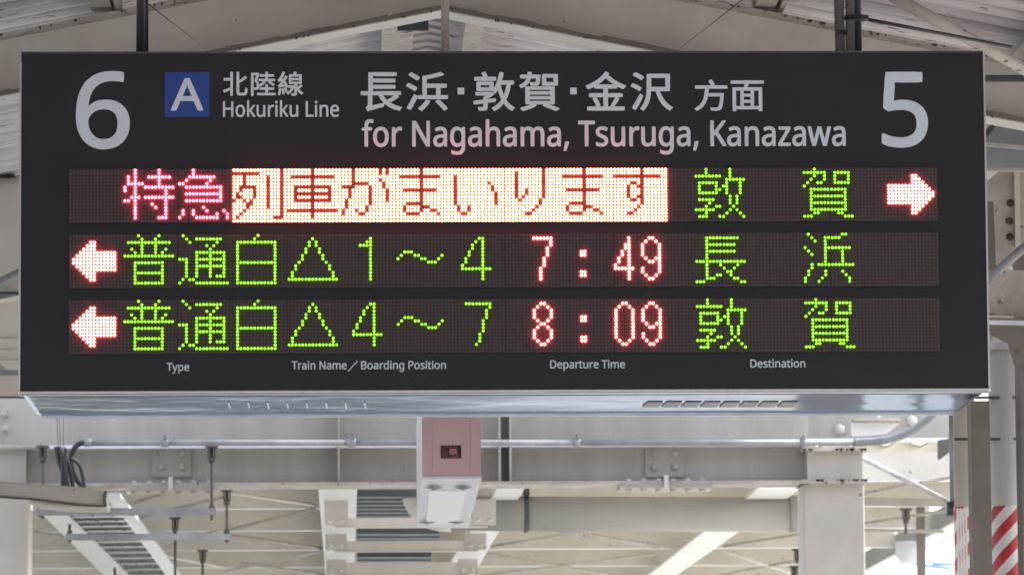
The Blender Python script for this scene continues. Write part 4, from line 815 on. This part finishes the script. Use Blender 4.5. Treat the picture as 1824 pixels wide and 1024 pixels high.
lmark(.55, .70, .66, .77); lmark(.74, .70, .86, .77)

# ================================================================== FAR FLAT ROOF SEEN BELOW THE CROSS BEAM
ZP = ath(500, 903.6, CAM.z+2.15).z               # underside of the purlins
farroof = thing('far_roof', tuple(ath(700, 940, ZP+.25)), 'flat corrugated roof underside beyond the cross beam', 'roof')
y_of = lambda py: ath(700, py, ZP).y
yy0 = y_of(903.6); step = (y_of(1008)-yy0)/3
XL, XR = -9.0, ath(1622, 958, ZP).x
# corrugated sheets, ribs along the line of sight
def sheet2(x0, x1, y0, y1, z, per=.20, amp=.022):
    mb = MB(); n = int((x1-x0)/per*6)
    for i in range(n+1):
        x = x0+(x1-x0)*i/n; c = amp*math.cos(2*math.pi*(x-x0)/per)
        mb.v += [(x, y0, z+c), (x, y1, z+c)]
    for i in range(n): mb.f.append((2*i, 2*i+1, 2*i+3, 2*i+2)); mb.sm.append(True)
    k = len(mb.v); mb.v += [(x, y, q+.006) for x, y, q in mb.v]
    for i in range(n): mb.f.append((k+2*i+2, k+2*i+3, k+2*i+1, k+2*i)); mb.sm.append(True)
    return mb
for i in range(-1, 12):
    mb = sheet2(XL, XR, yy0+step*i, yy0+step*(i+1)+.12, ZP+.20+(.016 if i % 2 else 0))
    part(farroof, 'roof_sheet', mb, 'far_sheet')
for i in range(-1, 8):
    y = yy0+step*i
    pr = thing('far_purlin', (0, y, ZP), 'cream channel purlin %s across the far roof' % ['hidden just above the cross beam flange', 'nearest below the cross beam', 'second', 'third', 'fourth', 'fifth', 'sixth', 'seventh', 'farthest'][i+1], 'purlin', 'purlins of the far roof')
    mb = MB(); mb.box((XL, y, ZP+.004), (XR, y+.006, ZP+.165)); part(pr, 'web', mb, 'cream_paint')
    mb = MB(); mb.box((XL, y-.001, ZP-.004), (XR, y+.075, ZP+.0035)); part(pr, 'flange', mb, 'white_enamel')
# rods crossing under it
def hrod(p, q, lab, r=.011, z=None, mt='cream_rusty'):
    a, b = ath(*p, ZP-.03 if z is None else z), ath(*q, ZP-.03 if z is None else z)
    rod('cross_rod', a, b, r, mt, lab, 'tie rod', 'crossed tie rods under the far roof')
RODS = [((400, 876), (560, 899)), ((400, 945), (560, 905)), ((408, 953), (573, 976)), ((400, 1016), (573, 981)),
        ((200, 905), (300, 876)), ((52, 980), (190, 940)), ((55, 945), (400, 1010)), ((230, 925), (400, 885)), ((630, 1030), (430, 1002)),
        ((860, 975), (1070, 941)), ((865, 985), (1160, 1035)), ((1000, 941), (1170, 975)), ((860, 1024), (1170, 985)),
        ((1040, 952), (1170, 970)), ((1290, 972), (1432, 950)), ((1290, 982), (1440, 1030)), ((1250, 1030), (1432, 995)), ((1050, 950), (900, 940)),
        ((270, 975), (420, 935)), ((1540, 932), (1690, 908)), ((1540, 878), (1700, 848))]
RODL = ['nearest rod falling right to the left longitudinal beam, just under the cross beam',
 'rod rising right to the left longitudinal beam, just above the lower channel level',
 'rod falling right from the lower channel end to the left longitudinal beam',
 'rod rising right to the left longitudinal beam near the bottom of the frame',
 'short rod rising right behind the upper channel, right of the rounded cover',
 'rod rising right, left of the cable ladder and right of the left column',
 'long rod falling right across the cable ladder below both channels',
 'rod rising right over the upper channel towards the second hanger',
 'rod at the bottom edge falling right towards the left longitudinal beam',
 'rod rising right from the slanting beam to just below the big pipe',
 'rod falling right from the slanting beam to the bottom edge',
 'rod falling right below the middle of the big pipe',
 'rod rising right along the bottom edge below the big pipe',
 'short rod falling right under the pipe, ending at the white slanting beam',
 'rod rising right from the white slanting beam to the right column',
 'rod falling right from the white slanting beam to the right column',
 'rod at the bottom edge rising right to the right column',
 'short rod rising right just under the strap of the big pipe',
 'rod rising right behind the far hanging rods, right of the cable ladder',
 'lower rod rising right in the gap between right column and thin pipe',
 'upper rod rising right in the gap between right column and thin pipe']
for i, (p, q) in enumerate(RODS):
    hrod(p, q, RODL[i], mt='cream_rusty' if i % 3 else 'cream_paint')
# longitudinal beams running away under the far roof (each with its bolted cross ties)
ZL = CAM.z+2.08
def lbeam(l0, l1, r0, r1, z, lab, mt='cream_clean', h=.09, name='longitudinal_beam', mts=None):
    root = thing(name, tuple(ath((l0[0]+r0[0])/2, l0[1], z)), lab, 'steel beam')
    a, b, c, d = ath(*l0, z), ath(*r0, z), ath(*r1, z), ath(*l1, z)
    mb = MB(); mb.prism([a, b, c, d], (0, 0, .014)); part(root, 'bottom_flange', mb, mts or mt)
    m0, m1 = (a+b)/2, (c+d)/2
    mb = MB(); mb.bar(m0+Vector((0, 0, .014+h/2)), m1+Vector((0, 0, .014+h/2)), .012, h); part(root, 'web', mb, mt)
    return root
lb1 = lbeam((567, 868), (583, 1060), (636, 868), (630, 1060), ZL, 'pale longitudinal beam left of the grey deck panels', 'cream_clean', mts='white_paint')
lb2 = lbeam((888, 868), (765, 1060), (935, 868), (822, 1060), ZL, 'pale longitudinal beam slanting behind the lamp box', 'cream_clean', mts='white_paint')
lb3 = lbeam((1353, 869), (1110, 1060), (1424, 872), (1150, 1062), ZL, 'bright white slanting beam left of the right column', 'white_paint', h=.06)
# grey deck panels and the cross ties below them
dk = thing('grey_deck', tuple(ath(710, 900, ZL+.05)), 'grey ribbed deck panels between the two pale longitudinal beams', 'deck')
for (x0, x1, ya, yb) in ((636, 752, 871, 925), (636, 782, 938, 967), (636, 768, 980, 1001)):
    a, b, c, d = ath(x0, yb, ZL+.05), ath(x1, yb, ZL+.05), ath(x1, ya, ZL+.05), ath(x0, ya, ZL+.05)
    mb = MB(); mb.prism([a, b, c, d], (0, 0, .01)); pn = part(dk, 'deck_panel', mb, 'grey_deck')
    n = max(3, int((yb-ya)/6.2))
    for k in range(n):
        t0 = (k+.15)/n; t1 = (k+.62)/n
        p, q = a.lerp(d, t0), b.lerp(c, t0); p1_, q1_ = a.lerp(d, t1), b.lerp(c, t1)
        mb = MB(); mb.prism([p, q, q1_, p1_], (0, 0, -.035)); sub(pn, dk, 'deck_rib', mb, 'grey_deck')
for i, (py0, py1, x0, x1) in enumerate(((922, 938, 572, 868), (963, 981, 574, 852), (1001, 1024, 576, 838))):
    hang = (.17, .125, .125)[i]; z = ZL-hang
    a, b = ath(x0, py1, z), ath(x1, py1, z)
    y = a.y; h = (at(700, py0, y-CAM.y).z-at(700, py1, y-CAM.y).z)
    tie = thing('cross_tie', tuple((a+b)/2), '%s cream cross tie under the grey deck panels' % ['nearest', 'middle', 'farthest'][i], 'steel beam', 'cross ties under the grey deck')
    mb = MB(); mb.box((a.x+.08, y, a.z), (b.x, y+.012, a.z+h)); part(tie, 'web', mb, 'cream_paint')
    mb = MB(); mb.box((a.x+.08, y-.01, a.z-.006), (b.x, y+.05, a.z)); part(tie, 'flange', mb, 'cream_paint')
    for xx in (a.x+.09, b.x-.02):
        mb = MB(); mb.box((xx-.070, y-.014, a.z+.005), (xx+.070, y-.002, ZL-.012)); pl = part(tie, 'gusset_plate', mb, 'cream_mid')
        for dx in (-.035, .035): sub(pl, tie, 'bolt', bolt_mb((xx+dx, y-.014, a.z+.035), .014), 'cream_paint')

# ================================================================== CABLE LADDER AND ITS HANGERS
ZLD = CAM.z+1.925
lad = thing('cable_ladder', tuple(ath(190, 960, ZLD)), 'white cable ladder slanting away under the far roof at the left', 'cable ladder')
def railp(pts, nm, mt):
    a, b, c, d = [ath(x, y, ZLD) for x, y in pts]
    mb = MB(); mb.prism([a, b, c, d], (0, 0, .02)); part(lad, nm, mb, mt)
railp([(52, 893), (92, 893), (263, 1060), (222, 1060)], 'side_rail', 'white_paint')
railp([(192, 884), (214, 884), (348, 1060), (322, 1060)], 'side_rail', 'white_enamel')
for k in range(17):
    y = 904+k*k*.10+k*8.0
    xl_, xr_ = 92+(y-893)*1.02, 192+(y-884)*.74
    a, b = ath(xl_, y, ZLD+.02), ath(xr_+4, y-1.5, ZLD+.02)
    mb = MB(); mb.bar(a, b, .022, .012); part(lad, 'rung', mb, 'white_paint')
for k in range(7):
    f0 = (k+.5)/7
    a, b = ath(98+92*f0, 889, ZLD+.045), ath(268+54*f0, 1060, ZLD+.045)
    mb = MB(); mb.tube([a, a.lerp(b, .4)+Vector((.012*(k % 2), 0, .004)), b], .022 if k % 3 else .027, 8)
    solo('grey_cable', mb, 'grey_cable', 'dark cable lying along the white cable ladder, %s from the left' % ['first', 'second', 'third', 'fourth', 'fifth', 'sixth', 'seventh'][k], 'cable', 'dark cables lying on the cable ladder')
def hanger(px0, px1, py, dist, rods_, lab, lab2, th=11.5):
    a, b = at(px0, py, dist), at(px1, py, dist); hgt = th*dist/F
    mb = MB(); mb.bar(a, b, .041, hgt)
    ch = thing('strut_channel', tuple((a+b)/2), lab, 'channel')
    part(ch, 'channel', mb, 'galvanised', bevel=.003)
    for px in rods_:
        p = at(px, py+8, dist)
        mb = MB(); mb.dome((p.x, p.y-.0, p.z+.012), .014, .02, n=6, axis=(0, 0, -1)); part(ch, 'nut', mb, 'rod_steel')
        q = at(px, py-6, dist); mb = MB(); mb.tube([(q.x, q.y, q.z), (q.x, q.y, q.z+.018)], .016, 6); part(ch, 'nut', mb, 'rod_steel')
def drop(px, py0, py1, dist, lab, clamp=True):
    a, b = at(px, py0, dist), at(px, py1, dist)
    r = thing('hanging_rod', (a.x, a.y, b.z), lab, 'hanger rod', 'threaded rods hanging from the beams')
    mb = MB(); mb.tube([a, b], .0085, 8); part(r, 'threaded_rod', mb, 'rod_steel')
    if clamp:
        mb = MB(); mb.box((a.x-.035, a.y-.03, a.z-.008), (a.x+.035, a.y+.03, a.z+.004)); mb.box((a.x-.022, a.y-.02, a.z-.06), (a.x-.012, a.y+.02, a.z-.008)); mb.box((a.x+.012, a.y-.02, a.z-.06), (a.x+.022, a.y+.02, a.z-.008))
        mb.tube([(a.x, a.y, a.z-.085), (a.x, a.y, a.z-.055)], .018, 6)
        part(r, 'clamp', mb, 'rod_steel')
drop(76, 795, 923, 27.8, 'threaded rod left of the black cable bunch')
drop(377, 795, 926, 27.8, 'threaded rod below the straight conduit, right end of the upper channel')
hanger(64, 385, 911, 27.8, (72, 377), 'upper grey strut channel across the cable ladder', '', 13)
drop(404, 873, 963, 29.6, 'threaded rod right of the upper channel, holding the lower one')
drop(124, 930, 963, 29.6, 'short threaded rod at the left end of the lower channel', False)
hanger(117, 411, 956, 29.6, (124, 404), 'lower grey strut channel across the cable ladder', '', 11)
drop(312, 922, 1060, 31.5, 'long threaded rod right of the cable ladder running out of the frame')
drop(361, 980, 1060, 33.5, 'far threaded rod entering at the bottom of the frame')
drop(204.5, 1010, 1060, 33.5, 'short rod end over the cable ladder at the bottom edge', False)
drop(1613.5, 906, 950, 29, 'threaded rod over the grey roof gutter')
drop(1421, 978, 1000, 31, 'rusty rod stub at the left of the right column, upper', True)
drop(1415, 1008, 1030, 33, 'rusty rod stub at the left of the right column, lower', True)

# ================================================================== RIGHT SIDE
DR = 20.0; yR = CAM.y+DR
# flat brown post in front
a, b = at(1729, 735, DR), at(1762, 735, DR)
post = thing('steel_post', ((a.x+b.x)/2, yR, 0), 'flat grey brown post right of the board, between the striped columns', 'post')
mb = MB(); mb.box((a.x, yR-.02, 0), (b.x, yR+.12, 3.28)); part(post, 'shaft', mb, 'post_brown', bevel=.003)
a, b = at(1815.5, 735, DR), at(1850, 735, DR)
post = thing('steel_post', ((a.x+b.x)/2, yR, 0), 'flat grey brown post cut by the right edge of the frame', 'post')
mb = MB(); mb.box((a.x, yR-.02, 0), (b.x, yR+.12, 4.3)); part(post, 'shaft', mb, 'post_brown', bevel=.003)
def wrap_tube(root, cx, cy, z0, z1, r, reps, zrep, nm='striped_sleeve', n=48):
    me = bpy.data.meshes.new(nm); V = []; Fc = []; UV = []
    L = root.location
    for k in range(n+1):
        a_ = 2*math.pi*k/n
        for z in (z0, z1): V.append((cx+r*math.cos(a_)-L.x, cy+r*math.sin(a_)-L.y, z-L.z)); UV.append((reps*k/n, z/zrep))
    for k in range(n): Fc.append((2*k, 2*k+2, 2*k+3, 2*k+1))
    me.from_pydata(V, [], Fc); uv = me.uv_layers.new()
    for p in me.polygons:
        p.use_smooth = True
        for li, vi in zip(p.loop_indices, p.vertices): uv.data[li].uv = UV[vi]
    me.materials.append(MATS['stripe_wrap'])
    o = bpy.data.objects.new(nm, me); COL.objects.link(o); o.parent = root; return o
def round_column(pxa, pxb, dist, ztop, zs, lab, reps, zrep):
    a, b = at(pxa, 900, dist), at(pxb, 900, dist); r = (b-a).length/2; c = (a+b)/2
    root = thing('round_column', (c.x, c.y, 0), lab, 'column')
    mb = MB(); mb.tube([(c.x, c.y, 0), (c.x, c.y, ztop)], r, 40); part(root, 'shaft', mb, 'white_paint' if dist < 20.6 else 'cream_bright')
    wrap_tube(root, c.x, c.y, .2, zs, r+.003, reps, zrep)
    return root, c, r
rc, cc, rr = round_column(1763.5, 1820.5, DR+.35, at(1790, 632, DR+.35).z, at(1790, 902, DR+.35).z, 'round cream column with a red and white striped sleeve at the right edge', 4, .109)
mb = MB(); mb.tube([(cc.x, cc.y, at(1790, 632, DR+.35).z), (cc.x, cc.y, at(1790, 626, DR+.35).z)], rr*1.15, 40); part(rc, 'collar', mb, 'cream_rusty')
# flared head of the column
pts = [(0, at(1790, 628, DR).z, 1.0), (0, at(1790, 610, DR).z, .92), (0, at(1790, 596, DR).z, .6)]
mb = MB(); base = [(cc.x, cc.y, z) for _, z, _ in pts]; mb.tube(base, rr, 32, radf=lambda i: rr*pts[i][2]); part(rc, 'head', mb, 'white_enamel')
for py in (708, 782):
    z = at(1790, py, DR).z
    a, b = at(1700, py, DR+.30), at(1850, py, DR+.30)
    solo('tie_bar', MB().bar(a, b, .02, .010), 'rod_steel', '%s thin dark bar crossing the right column below the board' % ('upper' if py < 750 else 'lower'), 'bar', 'thin bars across the right column')
rc2, c2, r2 = round_column(1700, 1738, DR+1.2, 3.6, at(1715, 903, DR+1.2).z, 'narrow striped column just left of the flat brown post', 3, .11)
a, b = at(1703, 905, DR+1.0), at(1723, 905, DR+1.0)
for k in range(4):
    x = a.x+(b.x-a.x)*(k+.2)/4
    mb = MB(); mb.box((x, a.y-.005, .2), (x+.008, a.y+.01, a.z)); part(rc2, 'stripe_strip', mb, 'white_paint')
a = at(1696, 720, DR+2)
mb = MB(); mb.tube([(a.x, a.y, at(1696, 912, DR+2).z), (a.x, a.y, 3.6)], .016, 12); solo('drain_pipe', mb, 'galvanised', 'thin grey upright pipe left of the striped columns', 'pipe')
p = at(1696, 906, DR+2); mb = MB(); mb.tube([(p.x, p.y, p.z-.03), (p.x, p.y, p.z+.03)], .024, 12); solo('pipe_joint', mb, 'dark_steel', 'dark joint at the foot of the thin grey upright pipe', 'pipe joint')
# bracket at the end of the gutter
root = thing('corner_bracket', tuple(at(1695, 795, DR+2.2)), 'grey folded steel bracket left of the striped columns', 'bracket')
part(root, 'bracket_plate', MB().prism([at(x, y, DR+2.3) for x, y in ((1672, 814), (1672, 784), (1715, 777), (1717, 798), (1700, 800), (1690, 806), (1674, 818))], (0, .05, 0)), 'galvanised')
part(root, 'bracket_arm', MB().prism([at(x, y, DR+2.2) for x, y in ((1690, 770), (1714, 770), (1714, 778), (1706, 780), (1706, 800), (1700, 800), (1700, 780), (1690, 780))], (0, .04, 0)), 'white_enamel')

# roof gutter, with bright outdoors under it
DQ = 34.0
gut = thing('roof_gutter', tuple(at(1620, 960, DQ)), 'grey roof gutter sloping up to the right over the bright opening', 'gutter')
gx = XR+.02; gz = ath(1620, 963, ZP).z
part(gut, 'channel', MB().box((gx, 14.2, gz-.05), (gx+.16, 40, gz+.10)), 'galvanised')
part(gut, 'soffit', MB().box((gx-.03, 14.2, gz-.062), (gx+.12, 40, gz-.0505)), 'white_paint')
p = at(1621, 980, DQ-.1)
mb = MB(); mb.tube([(p.x, p.y, p.z+.06), (p.x, p.y, p.z-.03), (p.x, p.y, p.z-.09)], .09, 24, radf=lambda i: (.10, .10, .055)[i]); part(gut, 'outlet', mb, 'white_enamel')
a, b = at(1632, 820, DQ-1), at(1646, 820, DQ-1)
mb = MB(); mb.box((a.x, a.y, 0), (b.x, a.y+.06, at(1640, 812, DQ-1).z)); solo('steel_post', mb, 'post_brown', 'slender brown post between the right column and the thin pipe', 'post')
# brace, beams in the gap right of the column
rod('brace_rod', at(1540, 817, 29), at(1697, 897, 27.5), .016, 'cream_rusty', 'pale rod slanting down from the column head to the thin grey pipe', 'brace')
for i, (x0, y0, x1, y1, w_, mt) in enumerate(((1540, 797, 1680, 786, .03, 'cream_rusty'), (1535, 808, 1695, 805, .03, 'cream_rusty'), (1540, 848, 1695, 846, .055, 'cream_clean'), (1540, 893, 1695, 895, .05, 'cream_clean'), (1536, 944, 1680, 946, .02, 'cream_clean'))):
    mb = MB(); mb.bar(at(x0, y0, 31), at(x1, y1, 31), .05, w_)
    solo('gap_beam', mb, mt, '%s short cream beam in the gap right of the column' % ['topmost', 'second', 'third', 'fourth', 'lowest'][i], 'steel beam', 'short beams in the gap right of the column')
for i, (x0, y0) in enumerate(((1622, 1003), (1660, 1003))):
    rod('overhead_wire', at(x0, y0, 90), at(x0+70, y0+9-6*i, 90), .03, 'wire_blue', 'bluish overhead wire outside, %s' % ['left', 'right'][i], 'wire', 'overhead wires outside')

# knee of the portal frame seen right of the board
DK = 19.2; yk = CAM.y+DK
kn = thing('knee_frame', tuple(at(1800, 450, DK)), 'bolted cream knee plates of the canopy frame right of the board', 'steel frame')
part(kn, 'upper_plate', MB().prism([at(x, y, DK) for x, y in ((1750, 330), (1824, 268), (1900, 215), (1900, 440), (1824, 440), (1775, 480), (1750, 500))], (0, .012, 0)), 'cream_rusty')
part(kn, 'lower_plate', MB().prism([at(x, y, DK-.05) for x, y in ((1750, 510), (1790, 481), (1900, 482), (1900, 566), (1750, 560))], (0, .012, 0)), 'cream_rusty')
part(kn, 'plate_edge', MB().bar(at(1755, 574, DK-.1), at(1900, 577, DK-.1), .10, .008), 'white_enamel')
part(kn, 'sill_beam', MB().prism([at(x, y, DK+.1) for x, y in ((1750, 566), (1900, 568), (1900, 650), (1806, 650), (1796, 612), (1750, 588))], (0, .012, 0)), 'post_brown')
part(kn, 'edge_rib', MB().bar(at(1811, 300, DK-.02), at(1813, 440, DK-.02), .02, .016, up=(0, 1, 0)), 'cream_paint')
part(kn, 'knee_post', MB().bar(at(1757, 360, DK-.2), at(1762, 482, DK-.2), .05, .03, up=(0, 1, 0)), 'post_brown')  # brown upright bar in front of the upper plate
bolts(kn, [at(x, y, DK-.004) for x, y in ((1800, 362), (1798, 394), (1799, 422), (1791, 503), (1785, 513), (1779, 523), (1822, 520))], .013, 'rust')
rod('diagonal_pipe', at(1755, 502, DK-.35), at(1850, 418, DK-.35), .017, 'galvanised', 'grey diagonal pipe crossing the bolted knee plates right of the board', 'pipe')
# bluish translucent side panels beyond the rafter
bl = thing('side_glazing', tuple(at(1790, 265, 18.6)), 'bluish grey side panels between the rafter and the knee plates', 'panel')
for pts in (((1752, 222), (1900, 240), (1900, 268), (1752, 256)), ((1752, 260), (1900, 272), (1900, 310), (1752, 302))):
    part(bl, 'panel', MB().prism([at(x, y, 18.6) for x, y in pts], (0, .01, 0)), 'blue_panel')
part(bl, 'glazing_bar', MB().bar(at(1750, 257, 18.5), at(1900, 270, 18.5), .03, .012), 'cream_rusty')
part(bl, 'glazing_bar', MB().bar(at(1750, 303, 18.5), at(1900, 303, 18.5), .03, .010), 'cream_rusty')
part(bl, 'corner_strap', MB().bar(at(1753, 243, 18.4), at(1769, 224, 18.4), .02, .02, up=(0, 1, 0)), 'dark_steel')
solo('grey_rail', MB().bar(at(1750, 140, 16.8), at(1900, 140, 16.8), .04, .018), 'dark_steel', 'short dark grey rail above the rafter at the right edge', 'rail')

# ================================================================== LEFT EDGE BETWEEN FRAME AND BOARD
DV = 21.0
solo('dark_purlin', MB().bar(at(-60, 158, 17.3), at(40, 158, 17.3), .05, .022), 'dark_steel', 'dark purlin end left of the board below the rafter', 'purlin')
lf = thing('knee_frame', tuple(at(10, 400, DV)), 'cream knee plate of the canopy frame left of the board', 'steel frame')
part(lf, 'knee_plate', MB().prism([at(x, y, DV) for x, y in ((-60, 330), (-60, 322), (40, 318), (40, 520), (-60, 520))], (0, .012, 0)), 'cream_paint')
part(lf, 'rusty_edge', MB().bar(at(-60, 326, DV-.03), at(40, 320, DV-.03), .05, .02), 'cream_rusty')
bolts(lf, [at(6, 319, DV-.06), at(18, 318, DV-.06)], .022, 'rust', (0, 0, 1))
part(lf, 'bottom_edge', MB().bar(at(-60, 523, DV-.05), at(40, 523, DV-.05), .05, .012), 'dark_steel')
rod('diagonal_pipe', at(-40, 520, DV-.2), at(45, 480, DV-.2), .016, 'galvanised', 'grey diagonal pipe crossing the knee plate left of the board', 'pipe')
ww = thing('wall_panel', tuple(at(0, 590, 24)), 'greenish cream boarding left of the board below the knee plate', 'wall panel')
part(ww, 'boarding', MB().prism([at(x, y, 24) for x, y in ((-80, 525), (45, 525), (45, 658), (-80, 658))], (0, .02, 0)), 'far_sheet')
for py in (602, 622, 640): part(ww, 'board_joint', MB().bar(at(-80, py, 23.98), at(45, py, 23.98), .01, .004), 'cream_rusty')
part(ww, 'corner_fillet', MB().prism([at(x, y, 23.9) for x, y in ((-20, 658), (12, 658), (-20, 632))], (0, .02, 0)), 'cream_clean')
solo('grey_rail', MB().bar(at(-80, 664, 23.7), at(60, 664, 23.7), .05, .026), 'galvanised', 'grey rail left of the board above the bolted plate', 'rail')
bw = thing('bolted_plate', tuple(at(10, 700, 24.3)), 'cream plate with bolts left of the lower corner of the board', 'steel plate')
part(bw, 'plate', MB().prism([at(x, y, 24.3) for x, y in ((-80, 660), (60, 660), (60, 706), (-80, 706))], (0, .02, 0)), 'cream_paint')
part(bw, 'plate_edge', MB().bar(at(-80, 707.5, 24.1), at(60, 707.5, 24.1), .06, .006), 'dark_steel')
bolts(bw, [at(9, 738, DB-.03), at(9, 764, DB-.03)], .020, 'cream_rusty')
